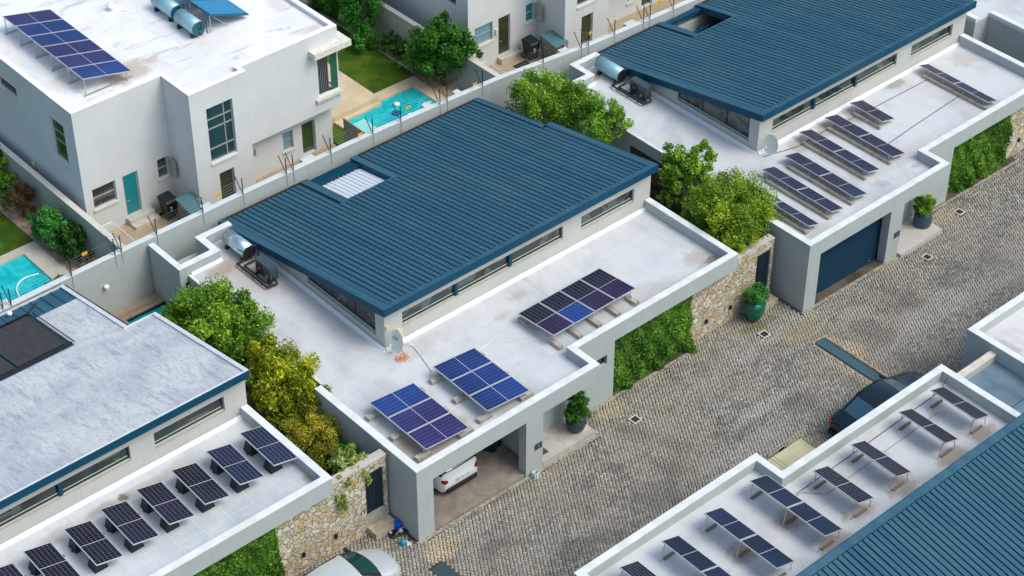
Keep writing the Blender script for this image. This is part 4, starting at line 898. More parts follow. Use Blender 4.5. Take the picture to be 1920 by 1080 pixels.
for i in range(3):
    b = MB(); y1 = -8.93-i*2.0; b.hexa([(18.49, y1-1.96, 2.40), (20.78, y1-1.96, 2.40), (20.78, y1, 2.42), (18.49, y1, 2.42)], [(18.49, y1-1.96, 2.42), (20.78, y1-1.96, 2.42), (20.78, y1, 2.44), (18.49, y1, 2.44)]); b.build('sheet', cm.m, ct)
fl_ = thing('house', 'next grey house along the street, pale flat roof in the top right corner', 'house', (45, 6, -.7))
b = MB(); b.box(40.3, 56, .2, 6.8, -1.6, 2.62); b.box(39.3, 56, 6.8, 16, -1.6, 2.62); b.build('wall', WALL, fl_)
b = MB(); b.box(40.28, 56, .18, 6.8, 2.62, 2.70); b.box(39.28, 56, 6.8, 16, 2.62, 2.70); b.build('flat_roof', deck_r, fl_)
b = MB(); b.box(40.28, 40.55, .18, 6.78, 2.70, 2.85); b.box(39.28, 39.55, 6.78, 16, 2.70, 2.85); b.build('parapet_cap', CAP, fl_)
# ================================================================ vegetation
def leafmat(name, dark, mid, light, tr=.38):
    m = NT(name, .55, .35); v = m.attr('v')
    c = m.mix(m.ramp(v, 0, .55), dark, mid); c = m.mix(m.ramp(v, .5, 1.0), c, light); m.color(c)
    t = m.n('ShaderNodeBsdfTranslucent'); m.l(c, t.inputs[0]); x = m.n('ShaderNodeMixShader'); x.inputs[0].default_value = tr
    m.l(m.b.outputs[0], x.inputs[1]); m.l(t.outputs[0], x.inputs[2])
    out = [n_ for n_ in m.t.nodes if n_.type == 'OUTPUT_MATERIAL'][0]; m.l(x.outputs[0], out.inputs[0]); return m.m
L_GREEN = leafmat('leaf_mid_green', (0.046, 0.123, 0.015), (0.179, 0.395, 0.029), (0.511, 0.800, 0.074))
L_LIME = leafmat('leaf_lime', (0.027, 0.091, 0.007), (0.183, 0.390, 0.022), (0.610, 0.800, 0.073))
L_GOLD = leafmat('leaf_gold_green', (.05, .10, .005), (.34, .40, .014), (.82, .78, .05))
L_SPRING = leafmat('leaf_spring_green', (0.037, 0.098, 0.007), (0.256, 0.439, 0.022), (0.708, 0.800, 0.085))
L_OLIVE = leafmat('leaf_olive', (0.102, 0.123, 0.015), (0.409, 0.395, 0.029), (0.800, 0.692, 0.074))
L_DARK = leafmat('leaf_deep_green', (0.012, 0.045, 0.006), (0.039, 0.143, 0.015), (0.109, 0.285, 0.030))
L_EMER = leafmat('leaf_emerald', (0.020, 0.099, 0.015), (0.076, 0.346, 0.050), (0.204, 0.667, 0.123))
L_BROWN = leafmat('leaf_dry_brown', (.05, .03, .012), (.16, .10, .04), (.27, .18, .08))
L_PALE = leafmat('leaf_variegated', (.06, .12, .008), (.36, .46, .08), (.75, .78, .42))
L_SILV = leafmat('leaf_silver_green', (0.078, 0.180, 0.090), (0.217, 0.420, 0.255), (0.465, 0.720, 0.495))
L_IVY = leafmat('leaf_creeper', (0.032, 0.099, 0.010), (0.116, 0.296, 0.024), (0.333, 0.569, 0.062))
BARK = plain('bark', (.11, .075, .045), .9, var=.3, sc=9)
def leaves(P, N, size, asp=.5, v=None, curl=.25):
    """P centres, N outward directions -> rhombic leaves"""
    n = len(P); a = rng.normal(size=(n, 3)); nn = N*.8+a*.75; nn /= np.linalg.norm(nn, axis=1, keepdims=True)+1e-9
    b = rng.normal(size=(n, 3)); t = np.cross(nn, b); t /= np.linalg.norm(t, axis=1, keepdims=True)+1e-9; s_ = np.cross(nn, t)
    L = (size*rng.uniform(.45, 1.6, n))[:, None]
    V = np.stack([P-t*L*.5, P+s_*L*asp*.5, P+t*L*.5+nn*L*curl*.5, P-s_*L*asp*.5], 1)
    return V.reshape(-1, 3), (np.arange(n)*4)[:, None]+np.arange(4)[None], (v if v is not None else rng.uniform(0, 1, n))
def link_leaves(name, packs, mat, parent):
    Vs, Fs, As, o = [], [], [], 0
    for V, F, a in packs: Vs.append(V); Fs.append(F+o); As.append(a); o += len(V)
    V = np.concatenate(Vs); F = np.concatenate(Fs); A = np.clip(np.concatenate(As), 0, 1)
    if parent is not None: V = V-np.array(ORG[parent.name][0])
    me = mesh_np(name, V, F); a = me.attributes.new('v', 'FLOAT', 'FACE'); a.data.foreach_set('value', A.astype(np.float32))
    me.materials.append(mat); ob = bpy.data.objects.new(name, me); COL.objects.link(ob)
    if parent is not None: ob.parent = parent
    return ob
def blob(c, r, n, size, clumps=34, asp=.5, up=.5, fill=.35, spread=.26, ragged=.18):
    """leaf clumps on and inside an ellipsoid"""
    c = np.array(c, float); r = np.array(r if hasattr(r, '__len__') else (r, r, r), float)
    d = rng.normal(size=(clumps, 3)); d /= np.linalg.norm(d, axis=1, keepdims=True); d[:, 2] = np.where(d[:, 2] < -.35, -d[:, 2], d[:, 2])
    rad = rng.uniform(.50, .95, clumps)**.6*(1+rng.normal(0, ragged, clumps)); cc = d*rad[:, None]
    cv = rng.uniform(-.22, .22, clumps); rad_ok = np.linalg.norm(cc, axis=1) > 1.12; cc[rad_ok] *= .86; cs = rng.uniform(.6, 1.3, clumps)*spread
    k = rng.integers(0, clumps, n); off = rng.normal(size=(n, 3)); off /= np.linalg.norm(off, axis=1, keepdims=True); off *= (rng.uniform(0, 1, n)**.45)[:, None]
    P = cc[k]+off*cs[k][:, None]
    inn = rng.uniform(size=n) < fill*.35; P[inn] = np.clip(rng.normal(size=(inn.sum(), 3))*.38, -.62, .62)
    W = c+P*r; N = off*.7+P*.5+np.array([0, 0, up]); N /= np.linalg.norm(N, axis=1, keepdims=True)+1e-9
    v = .42+cv[k]+rng.normal(0, .20, n)+.10*off[:, 2]
    return leaves(W, N, size, asp, v)
def limbs(par, base, tips, r0=.09, name='trunk'):
    b = MB(); base = Vector(base)
    for tp in tips:
        tp = Vector(tp); mid = base*.55+tp*.45+Vector((random.uniform(-.15, .15), random.uniform(-.15, .15), .15))
        fork = base*.85+tp*.15; fork.z = base.z+(tp.z-base.z)*.3
        b.cyl(base, fork, r0, r0*.75, 7); b.cyl(fork, mid, r0*.72, r0*.45, 7); b.cyl(mid, tp, r0*.45, r0*.12, 6)
    return b.build(name, BARK, par)
def plant(name, label, cat, base, blobs, mat, group=None, trunk=True, tips=None, r0=.08, crown='crown'):
    t = thing(name, label, cat, tuple(base), group)
    link_leaves(crown, [blob(*b_) if not isinstance(b_, dict) else blob(**b_) for b_ in blobs], mat, t)
    if trunk: limbs(t, base, tips or [tuple(np.array(b_['c'] if isinstance(b_, dict) else b_[0])+rng.normal(0, .2, 3)) for b_ in blobs], r0, 'trunk' if name.endswith('tree') else 'stem')
    return t
def B(c, r, n, size, clumps=34, **k): return dict(c=c, r=r, n=n, size=size, clumps=clumps, **k)
# between the left and the middle house
p = at(412, 598, 3.3); plant('tree', 'bushy green tree between the left and middle houses, largest of that strip', 'tree', (-1.1, 10.6, .1), [B((p[0]-.15, p[1], 3.0), (1.75, 1.9, 1.6), 21000, .12, 60), B((p[0]+.5, p[1]-.9, 2.6), (1.25, 1.3, 1.3), 7000, .12, 30), B((p[0]-.9, p[1]+.8, 2.7), (1.1, 1.2, 1.2), 6000, .12, 26)], L_LIME)
p = at(515, 705, 3.0); plant('tree', 'yellow-green tree right below the largest one, between the left and middle houses', 'tree', (-1.1, 7.3, .1), [B((p[0]+.05, p[1], 2.8), (1.45, 1.55, 1.5), 16000, .11, 46), B((p[0]+.1, p[1]-1.1, 2.3), (1.15, 1.1, 1.2), 7000, .11, 28), B((p[0]+.4, p[1]-.4, 2.8), (.9, .9, .9), 4000, .11, 20)], L_GOLD)
p = at(592, 812, 2.4); plant('shrub', 'olive-brown feathery shrub behind the stone wall with the slatted gate', 'shrub', (-1.2, 4.6, .1), [B((p[0], p[1], 2.0), (1.15, 1.2, 1.0), 11000, .085, 40, asp=.35)], L_OLIVE)
p = at(640, 770, 1.8); plant('shrub', 'dark green shrub squeezed against the flank of the middle house', 'shrub', (-.6, 4.4, .1), [B((-.55, 4.9, 1.3), (.55, 1.3, 1.0), 6000, .11, 26), B((-.5, 3.1, 1.6), (.5, .9, .9), 4500, .10, 20), B((-.9, 6.0, 1.2), (.8, .9, .9), 3500, .11, 18)], L_EMER)
t = thing('shrub', 'pale cream-and-green shrub spilling over the stone wall beside the slatted gate', 'shrub', (-1.3, 2.3, .1))
link_leaves('crown', [blob((-1.35, 2.2, 3.15), (.75, .55, .55), 2600, .12, 22), blob((-2.0, 1.75, 2.85), (.45, .4, .5), 1300, .12, 12), blob((-2.15, 1.45, 2.2), (.22, .2, .5), 700, .11, 8), blob((-.85, 1.8, 2.95), (.35, .35, .35), 800, .11, 8), blob((-1.0, 1.5, 2.55), (.18, .14, .35), 350, .10, 6)], L_PALE, t); limbs(t, (-1.3, 2.3, .1), [(-1.4, 2.2, 3.1), (-1.9, 1.8, 2.9), (-.9, 1.9, 2.9)], .04, 'stem')
# between the middle and the right house
p = at(1003, 178, 3.6); plant('tree', 'bright green tree at the back between the middle and right houses, by the boundary wall', 'tree', (19.0, 14.6, -.4), [B((p[0], p[1]-.2, 3.3), (1.5, 1.3, 1.4), 13000, .11, 44, asp=.38), B((p[0]+.9, p[1]-1.3, 3.0), (1.1, 1.1, 1.2), 7000, .11, 30, asp=.38)], L_LIME)
p = at(1105, 215, 3.2); plant('tree', 'green tree with a ragged right edge, beside the back of the blue ribbed roof', 'tree', (19.6, 12.4, -.4), [B((p[0]-.1, p[1]+.1, 3.0), (1.2, 1.35, 1.35), 11000, .11, 40, asp=.38), B((p[0]+.6, p[1]-.9, 2.8), (.9, .8, .8), 4000, .12, 22, asp=.4)], L_GREEN)
plant('shrub', 'dark hedge-like shrub in the gap below the right corner of the ribbed roof', 'shrub', (18.6, 10.0, -.4), [B((18.5, 11.3, .9), (.7, 1.6, 1.3), 6500, .10, 30), B((18.3, 8.6, .5), (.6, 1.6, 1.0), 6000, .10, 30), B((18.6, 6.4, .4), (.7, 1.2, .8), 4500, .10, 24)], L_DARK)
p = at(1288, 315, 3.6); plant('tree', 'airy light-green tree with thin bare stems in the right-hand garden gap', 'tree', (19.1, 6.9, -.4), [B((p[0]-.25, p[1]+.1, 3.2), (.95, 1.05, 1.15), 5200, .12, 26, fill=.2), B((p[0]+.75, p[1]-.15, 3.7), (.6, .6, .9), 2200, .13, 14, fill=.1), B((p[0]+.1, p[1]-.9, 2.6), (.8, .8, .8), 2600, .12, 18, fill=.2), B((p[0]-.6, p[1]+.4, 2.2), (.5, .5, .6), 1000, .12, 10, fill=.2)], L_LIME, r0=.05)
p = at(1385, 398, 3.4); plant('tree', 'large round yellow-green tree leaning over the stone wall and both parapets', 'tree', (18.9, 2.9, -.4), [B((p[0]-.1, p[1]+.15, 3.3), (1.75, 1.6, 1.45), 21000, .10, 64, asp=.42), B((p[0]-.75, p[1]-.65, 2.7), (1.15, .95, .95), 7500, .10, 34, asp=.42), B((p[0]+.75, p[1]-.2, 2.9), (1.1, 1.0, 1.1), 7000, .10, 30, asp=.42), B((p[0]-.6, p[1]+1.3, 2.6), (.9, .9, .9), 4500, .10, 24, asp=.42)], L_SPRING)
plant('shrub', 'green shrub under the airy tree by the right parapet', 'shrub', (18.4, 5.0, -.4), [B((18.3, 5.4, 1.0), (.7, 1.3, 1.3), 5500, .10, 26), B((18.4, 3.6, 1.6), (.6, .9, 1.0), 4000, .10, 20)], L_GREEN)
# creepers on the street walls
def creeper(label, x0, x1, y, z0f, z1, group, n):
    t = thing('climbing_plant', label, 'creeper', ((x0+x1)/2, y, z0f), group)
    X = rng.uniform(x0, x1, n); Z = rng.uniform(0, 1, n); zz = z0f+(z1-z0f)*Z
    thick = .12+.42*(1-Z)**1.6*(.6+.4*np.sin(X*2.1+1)); ed = np.minimum(1, np.minimum(X-x0, x1-X+.15)/.15)
    bulge = .7+.45*np.sin(X*3.3+np.cos(Z*6)*2)+.3*np.sin(X*7.7+Z*11); Y = y-rng.uniform(0, 1, n)**.5*thick*np.clip(bulge, .2, 1.6)*np.clip(ed, .25, 1)-.02
    P = np.stack([X+rng.normal(0, .03, n)+.12*(1-Z)*(X > (x0+x1)/2), Y, zz], 1)
    big = np.sin(X*1.7+Z*4)+np.sin(X*4.1-Z*7+2)*.7+np.sin(X*9+Z*13)*.4
    N = np.tile(np.array([0, -.75, .55]), (n, 1)); v = .40+.13*big+rng.normal(0, .24, n)
    keep = rng.uniform(size=n) < np.clip(.95+.1*big, .35, 1)
    link_leaves('foliage', [leaves(P[keep], N[keep], .105, .75, v[keep])], L_IVY, t)
    b = MB()
    for i in range(9):
        x = x0+.2+(x1-x0-.4)*i/8; b.tube([(x, y-.03, z0f), (x+random.uniform(-.2, .2), y-.04, z0f+.9), (x+random.uniform(-.35, .35), y-.03, z1-.1)], .016)
    b.build('stem', BARK, t)
creeper('creeper covering the wall left of the rough stone, on the middle house', 10.72, 15.05, 1.57, gz(13)-.12, 2.62, 'creepers on the street walls', 26000)
creeper('creeper covering the wall right of the shut navy garage door', 30.97, 35.3, 1.57, gz(33)-.12, 2.26, 'creepers on the street walls', 24000)
creeper('creeper at the bottom left, under the left house parapet', -9.3, -5.0, 1.60, gz(-7)-.05, 3.12, 'creepers on the street walls', 24000)
# rear gardens
plant('tree', 'dense green bush-tree beside the right pool, against the garden wall', 'tree', (19.75, 22.3, 0), [B((19.75, 22.3, 1.65), (1.35, 1.45, 1.55), 13000, .13, 46), B((20.1, 22.6, 3.0), (.55, .5, .75), 1500, .14, 10), B((19.3, 22.9, 1.2), (.9, .9, .9), 3500, .13, 22), B((20.3, 21.4, 2.2), (.7, .7, .9), 2200, .13, 14)], L_DARK and leafmat('leaf_garden_green', (0.012, 0.068, 0.006), (0.054, 0.225, 0.015), (0.155, 0.420, 0.030)))
plant('tree', 'leafy tree at the top edge beside the lawn', 'tree', (19.6, 28.3, 0), [B((19.5, 28.3, 1.9), (1.3, 1.6, 1.6), 10000, .14, 40), B((19.4, 29.8, 1.6), (1.2, 1.2, 1.2), 4500, .14, 24)], L_GREEN and leafmat('leaf_fresh_green', (0.009, 0.075, 0.009), (0.046, 0.255, 0.018), (0.124, 0.450, 0.045)))
plant('shrub', 'light emerald shrub at the lawn edge, below the top-edge tree', 'shrub', (19.2, 27.2, 0), [B((19.0, 27.35, .55), (.7, .8, .7), 3200, .12, 20)], L_EMER, trunk=True, r0=.03)
plant('shrub', 'silvery green shrub in the bed beside the lawn', 'shrub', (19.45, 23.9, 0), [B((19.45, 24.0, .45), (.45, .55, .5), 2000, .11, 16)], L_SILV, r0=.03)
plant('shrub', 'low fresh-green clump near the boundary wall, right of the pool', 'shrub', (19.6, 19.6, 0), [B((19.7, 19.6, .35), (.5, .9, .5), 3200, .10, 24, asp=.25)], L_EMER, r0=.02)
plant('shrub', 'small dark shrubs far along the lawn at the top edge', 'shrub', (19.5, 31.5, 0), [B((19.5, 31.3, .5), (.6, 1.4, .8), 3600, .13, 24)], L_DARK, r0=.03)
def frond_plant(label, x, y, z, n, L, mat, group=None, name='palm_shrub', cat='palm', stem=.25):
    t = thing(name, label, cat, (x, y, z), group); packs = []
    for i in range(n):
        a = 2*math.pi*i/n+random.uniform(-.3, .3); el = random.uniform(.35, 1.25); l = L*random.uniform(.7, 1.1); m_ = 26
        s_ = np.linspace(.1, 1, m_); px = x+np.cos(a)*np.cos(el)*s_*l; py = y+np.sin(a)*np.cos(el)*s_*l; pz = z+stem+np.sin(el)*s_*l-.55*l*s_**2.2*math.cos(el)
        for sd in (-1, 1):
            P = np.stack([px-sd*np.sin(a)*.09*(1.15-s_), py+sd*np.cos(a)*.09*(1.15-s_), pz], 1)
            packs.append(leaves(P, np.tile([0, 0, 1.0], (m_, 1)), .20, .22, rng.uniform(.2, .8, m_)))
    link_leaves('fronds', packs, mat, t); b = MB(); b.cyl((x, y, z-.05), (x, y, z+stem+.1), .10, .08, 8); b.build('stem', BARK, t); return t
frond_plant('spiky dark palm-like shrub in the bed, farthest from the pool', 19.65, 26.4, 0, 18, 1.15, L_DARK, 'spiky palm-like shrubs in the pool garden bed')
frond_plant('spiky dark palm-like shrub in the bed, middle one of three', 19.65, 25.4, 0, 18, 1.05, L_DARK, 'spiky palm-like shrubs in the pool garden bed')
frond_plant('spiky palm-like shrub in the bed, nearest the dense bush', 19.8, 24.6, 0, 16, 1.1, L_GREEN, 'spiky palm-like shrubs in the pool garden bed')
for i, (y, r, mt, lb) in enumerate(((26.95, .16, L_EMER, 'tiny fresh-green rosette in the sandy bed'), (27.3, .13, L_BROWN, 'tiny brown tuft in the sandy bed'), (26.5, .2, L_EMER, 'small green rosette beside the farthest palm-like shrub'))):
    plant('bedding_plant', lb, 'plant', (19.5+.1*i-.15, y-.1, -.02), [B((19.5+.1*i-.15, y-.1, .12), (r, r, .14), 260, .09, 6)], mt, r0=.012)
# left pool garden
plant('shrub', 'rounded bright green shrub against the wall in the left pool garden', 'shrub', (-.55, 23.4, 0), [B((-.55, 23.6, .75), (.8, 1.0, .95), 7500, .11, 32)], L_EMER)
plant('shrub', 'deeper green shrub leaning right, next to the bright green rounded one', 'shrub', (-.4, 21.9, 0), [B((-.45, 22.2, .6), (.6, .8, .8), 4200, .11, 24), B((-.15, 22.4, 1.1), (.35, .5, .6), 1500, .11, 10)], L_DARK)
plant('shrub', 'dry brown shrub at the left edge above the lawn corner', 'shrub', (-.5, 26.2, 0), [B((-.5, 26.1, .8), (.6, .8, .9), 3800, .12, 24, asp=.25)], L_BROWN)
plant('shrub', 'mixed olive shrub at the left picture edge beside the brown one', 'shrub', (-.5, 27.5, 0), [B((-.6, 27.5, .7), (.7, .9, .8), 3500, .11, 22), B((-.2, 29.0, 1.1), (.6, .9, 1.0), 2800, .12, 16)], L_GREEN)
plant('shrub', 'small yellow-green shrub against the boundary wall near the orange sign', 'shrub', (-.4, 20.2, 0), [B((-.35, 20.1, .45), (.55, .8, .55), 3000, .10, 22)], L_OLIVE)
plant('shrub', 'flowering green shrub hanging over the near edge of the left pool', 'shrub', (-2.6, 18.0, 0), [B((-2.9, 18.6, 1.5), (.95, .8, .65), 4200, .11, 26), B((-2.0, 18.6, 1.4), (.6, .5, .5), 1400, .11, 12), B((-3.4, 18.2, 1.3), (.5, .5, .5), 1200, .11, 10)], leafmat('leaf_flowering', (0.031, 0.105, 0.006), (0.155, 0.300, 0.015), (0.558, 0.360, 0.060)))
plant('shrub', 'little blue-green plant at the left picture edge by the boundary wall', 'shrub', (-5.2, 17.7, 0), [B((-5.3, 17.9, 1.4), (.6, .5, .5), 1500, .11, 12)], L_SILV)
# potted plants
def pot(label, x, y, z, prof, pmat, leafpacks, lm, group=None):
    t = thing('potted_plant', label, 'potted plant', (x, y, z), group)
    b = MB(); b.lathe(prof, (x, y, z), 24); o = b.build('pot', pmat, t, smooth=True)
    b = MB(); r, zz = prof[-1]; b.lathe([(r*.9, zz-.06), (r*.9, zz-.03)], (x, y, z), 20); b.build('soil', gm.m, t)
    link_leaves('foliage', leafpacks, lm, t); limbs(t, (x, y, z+zz-.05), [(x+.1, y, z+zz+.5), (x-.1, y+.08, z+zz+.45)], .02, 'stem'); return t
x, y = 18.36, .98; z = gz(18.4)
pot('tall green glazed urn with a round clipped bush, by the slatted gate', x, y, z, [(.20, 0), (.30, .15), (.41, .42), (.45, .62), (.42, .78), (.46, .84)], plain('green_glaze', (.0, .13, .085), .12, 0, .6), [blob((x, y, z+1.28), (.50, .50, .48), 4200, .07, 40, fill=.5, ragged=.06)], L_EMER)
x, y = 28.55, .62; z = gz(28.5)
pot('slate blue round pot with an upright leafy shrub on the porch slab', x, y, z, [(.26, 0), (.36, .12), (.41, .40), (.40, .62), (.36, .72), (.39, .76)], plain('slate_blue_glaze', (.05, .08, .12), .3), [blob((x, y, z+1.12), (.46, .46, .50), 6500, .085, 44, asp=.35, up=.7, fill=.9)], L_GREEN)
x, y = 8.12, .55; z = .12
pot('dark pot with a tall tapering bush at the end of the middle porch slab', x, y, z, [(.22, 0), (.32, .10), (.38, .32), (.37, .42), (.40, .46)], plain('dark_slate_glaze', (.04, .055, .07), .35), [blob((x, y, z+.85), (.50, .50, .42), 3600, .09, 28), blob((x, y, z+1.35), (.40, .40, .40), 2200, .085, 20), blob((x-.05, y+.05, z+1.75), (.20, .20, .36), 900, .085, 10)], leafmat('leaf_ficus', (0.019, 0.075, 0.009), (0.062, 0.210, 0.018), (0.186, 0.390, 0.038)))
# ================================================================ stone walls and gates
sm = NT('rough_stone_cladding', .9, .2)
vo = sm.n('ShaderNodeTexVoronoi'); vo.feature = 'F1'; wv = sm.n('ShaderNodeVectorMath', operation='ADD'); nz = sm.n('ShaderNodeTexNoise'); nz.inputs['Scale'].default_value = 2.5
sm.l(sm.P(), nz.inputs['Vector']); sc_ = sm.n('ShaderNodeVectorMath', operation='SCALE'); sm.l(nz.outputs['Color'], sc_.inputs[0]); sc_.inputs['Scale'].default_value = .35
sm.l(sm.P((1, .25, 1.15)), wv.inputs[0]); sm.l(sc_.outputs[0], wv.inputs[1]); sm.l(wv.outputs[0], vo.inputs['Vector']); vo.inputs['Scale'].default_value = 4.2
ve = sm.n('ShaderNodeTexVoronoi'); ve.feature = 'DISTANCE_TO_EDGE'; sm.l(wv.outputs[0], ve.inputs['Vector']); ve.inputs['Scale'].default_value = 4.2
sp = sm.n('ShaderNodeSeparateColor'); sm.l(vo.outputs['Color'], sp.inputs[0])
c = sm.mix(sm.ramp(sp.outputs[0], .1, .9), (.50, .42, .29), (.70, .66, .57)); c = sm.mix(sm.ramp(sp.outputs[1], .62, .9, 0, .8), c, (.60, .38, .12)); c = sm.mix(sm.ramp(sp.outputs[2], .7, .95, 0, .6), c, (.50, .51, .50))
c = sm.mix(sm.ramp(sm.noise(6, det=6, rough=.7), .4, .7, 0, .35), c, (.34, .27, .18))
c = sm.mix(sm.ramp(ve.outputs['Distance'], .0, .05, .45, 0), c, (.36, .30, .20)); sm.color(c)
h_ = sm.math('ADD', sm.ramp(ve.outputs['Distance'], 0, .09), sm.math('MULTIPLY', sm.noise(9, det=5), .7)); sm.bump(h_, .06, .9)
STONE = sm.m
def slat_gate(par, x0, x1, y, z0, z1):
    fr = MB(); fr.box(x0, x0+.04, y, y+.05, z0, z1); fr.box(x1-.04, x1, y, y+.05, z0, z1); fr.box(x0+.04, x1-.04, y+.03, y+.05, z0, z1)
    g = fr.build('gate', plain('gate_blue_black', (.008, .018, .03), .5), par)
    b = MB(); x = x0+.06
    while x < x1-.07: b.box(x, x+.045, y+.003, y+.03, z0+.02, z1-.02); x += .072
    b.build('slats', plain('gate_slat', (.016, .032, .05), .45), g)
    b = MB(); b.cyl((x0+.17, y-.04, z0+.7), (x0+.17, y-.04, z0+1.25), .015); b.build('handle', plain('gate_slat', (.016, .032, .05), .45), g)
def stone_wall(label, ox, dz, xa, number=None):
    y0, y1 = 1.55, 1.88; X = lambda v: ox+v
    t = thing('stone_wall', label, 'wall', (X((xa+19.9)/2), 1.7, dz), 'stone walls with slatted gates')
    gx0, gx1, gz0, gz1 = 18.92, 19.72, .30, 2.28
    b = MB(); b_ = []
    zb = -.9+dz
    wallx(b, X(15.05), X(17.36), y0, y1, zb, FB-.003+dz); wallx(b, X(17.36), X(19.88), y0, y1, zb, 2.70+dz, [(X(gx0), X(gx1), zb, gz1+dz)])
    o = b.build('stone_face', STONE, t)
    b = MB(); b.box(X(17.37), X(19.89), y0-.01, y1+.01, 2.70+dz, 2.76+dz); b.build('coping', plain('stone_coping', (.50, .46, .42), .85, var=.1), t)
    b = MB(); b.box(X(gx0), X(gx1), y0+.03, y1, zb, gz0+dz); b.build('threshold', CONC, t)
    b = MB(); b.box(X(gx0)-.03, X(19.88), 1.02, y0-.002, zb, gz(X(19))+.27); b.build('step', plain('sand_step', (.44, .38, .29), .85, var=.2), t)
    slat_gate(t, X(gx0)+.01, X(gx1)-.01, y0+.06, gz0+.01+dz, gz1-.01+dz)
    for xx in (16.1, 17.5):
        p = (X(xx), y0, gz(X(xx))+.75); l = MB(); l.box(p[0]-.05, p[0]+.05, p[1]-.09, p[1]-.01, p[2]-.09, p[2]+.09); l.build('wall_light', BLACK, t)
    if number: text_obj('house_number', number, .26, plain('rust_number', (.20, .05, .03), .6), t, Matrix.Translation((X(gx0)-.18, y0-.02, gz0+dz+.28)) @ FACE_MY)
    return t
stone_wall('rough stone wall with dark slatted gate, left of the open garage', -20.0, .5, 15, '13')
stone_wall('rough stone wall with dark slatted gate, behind the green urn', 0, 0, 15)
stone_wall('rough stone wall at the right edge, past the far creeper', 20.25, -.36, 15)

# ================================================================ roof plant: tanks, heat pumps, dishes, collectors
def roof_plant(ox, dz, which, bright):
    z = DECKZ+dz
    geyser('bright steel hot-water cylinder beside the back corner of the %s ribbed roof' % which, (ox+2.98, 14.0, z+.42), (.02, -1, 0), 1.5, .32, z, bright, plain('black_tank_end', (.015, .018, .022), .35))
    t = thing('heat_pump', 'dark heat pump box on the %s flat roof, in front of the cylinder' % which, 'heat pump', (ox+.08+2.9, 12.900, z))
    b = MB(); b.box(ox+.08+2.62, ox+.08+2.98, 12.250, 13.250, z+.12, z+.74); o = b.build('casing', plain('slate_casing', (.045, .075, .095), .4), t, bevel=.012)
    b = MB(); b.cyl((ox+.08+2.612, 12.950, z+.42), (ox+.08+2.60, 12.950, z+.42), .22, n=24); g = b.build('fan', BLACK, t)
    b = MB(); b.lathe([(.05, 0), (.05, .01)], (0, 0, 0), 10); 
    b = MB(); b.cyl((ox+.08+2.598, 12.950, z+.42), (ox+.08+2.59, 12.950, z+.42), .035, n=10); b.build('hub', plain('yellow_sticker', (.55, .50, .02), .5), g)
    b = MB(); b.box(ox+.08+2.60, ox+.08+2.618, 12.450, 12.570, z+.18, z+.28); b.build('sticker', plain('yellow_sticker', (.55, .50, .02), .5), t)
    for yy in (12.350, 13.100): b = MB(); b.box(ox+.08+2.55, ox+3.05, yy, yy+.08, z+.004, z+.12); b.build('foot', BLACK, t)
    t2 = thing('pipe_run', 'black lagged pipes looping past the heat pump on the %s flat roof' % which, 'pipes', (ox+.08+2.4, 12.900, z))
    LAG = plain('dark_lagging', (.02, .018, .018), .7)
    b = MB(); b.tube([(ox+.08+2.95, 14.050, z+.14), (ox+.08+2.30, 14.050, z+.14), (ox+.08+2.30, 12.050, z+.14), (ox+.08+2.75, 12.000, z+.14), (ox+.08+2.75, 12.220, z+.3)], .045, 8); b.build('pipe', LAG, t2)
    b = MB(); b.tube([(ox+.08+2.95, 13.800, z+.12), (ox+.08+2.46, 13.800, z+.12), (ox+.08+2.46, 12.200, z+.12), (ox+.08+2.62, 12.160, z+.12)], .038, 8); b.build('pipe', LAG, t2)
    for yy in (13.700, 13.000, 12.400): b = MB(); b.box(ox+.08+2.24, ox+.08+2.52, yy-.03, yy+.03, z+.004, z+.09); b.build('bracket', STEEL, t2)
roof_plant(0, 0, 'middle', TANK); roof_plant(20.35, -.36, 'right', TANKB)
def dish(label, x, y, z, zb, logo=True):
    t = thing('satellite_dish', label, 'satellite dish', (x, y, z), 'satellite dishes')
    n = 28; b = MB(); ax = Vector((-.93, .08, .30)).normalized(); u = ax.orthogonal().normalized(); v = ax.cross(u); R0 = .40
    prof = [(0, 0), (.14, .006), (.27, .022), (.39, .045), (.44, .056)]
    for k, (r, d) in enumerate(prof[1:]):
        for i in range(n):
            a0, a1 = 2*math.pi*i/n, 2*math.pi*(i+1)/n; r0, d0 = prof[k]
            P = [Vector((x, y, z))+(u*math.cos(a)+v*math.sin(a))*rr+ax*(dd*1.6) for a, rr, dd in ((a0, r0, d0), (a1, r0, d0), (a1, r, d), (a0, r, d))]
            b.face([tuple(p) for p in (P if k else [P[0], P[2], P[3]])])
    o = b.build('reflector', plain('dish_white', (.74, .78, .77), .4), t, smooth=True, recalc=False)
    b = MB(); c = Vector((x, y, z)); b.tube([c-ax*.02, c-ax*.15, c-ax*.15+Vector((0, 0, -.3)), (x-.1, y+.30, zb+.25), (x-.1, y+.42, zb+.25)], .022); b.build('mount', STEEL, t)
    b = MB(); e = c-v*.0+ax*.42-Vector((0, 0, .12)); b.tube([c-Vector((0, 0, .38)), e], .012); b.build('feed_arm', STEEL, t); b = MB(); b.cyl(e, e-ax*.1, .035, n=10); b.build('feed_horn', plain('cream_box', (.66, .60, .36), .5), t)
    if logo:
        zaxis = ax; xa = Vector((0, 0, 1)).cross(zaxis).normalized(); ya = zaxis.cross(xa)
        M4 = Matrix.Translation(c+ax*.075+ya*.08-xa*.1) @ Matrix((( xa.x, ya.x, zaxis.x, 0), (xa.y, ya.y, zaxis.y, 0), (xa.z, ya.z, zaxis.z, 0), (0, 0, 0, 1))) @ Matrix.Rotation(R(20), 4, 'Z')
        text_obj('logo', 'DStv', .17, plain('faded_black_print', (.06, .06, .07), .6), t, M4, .002)
    return t
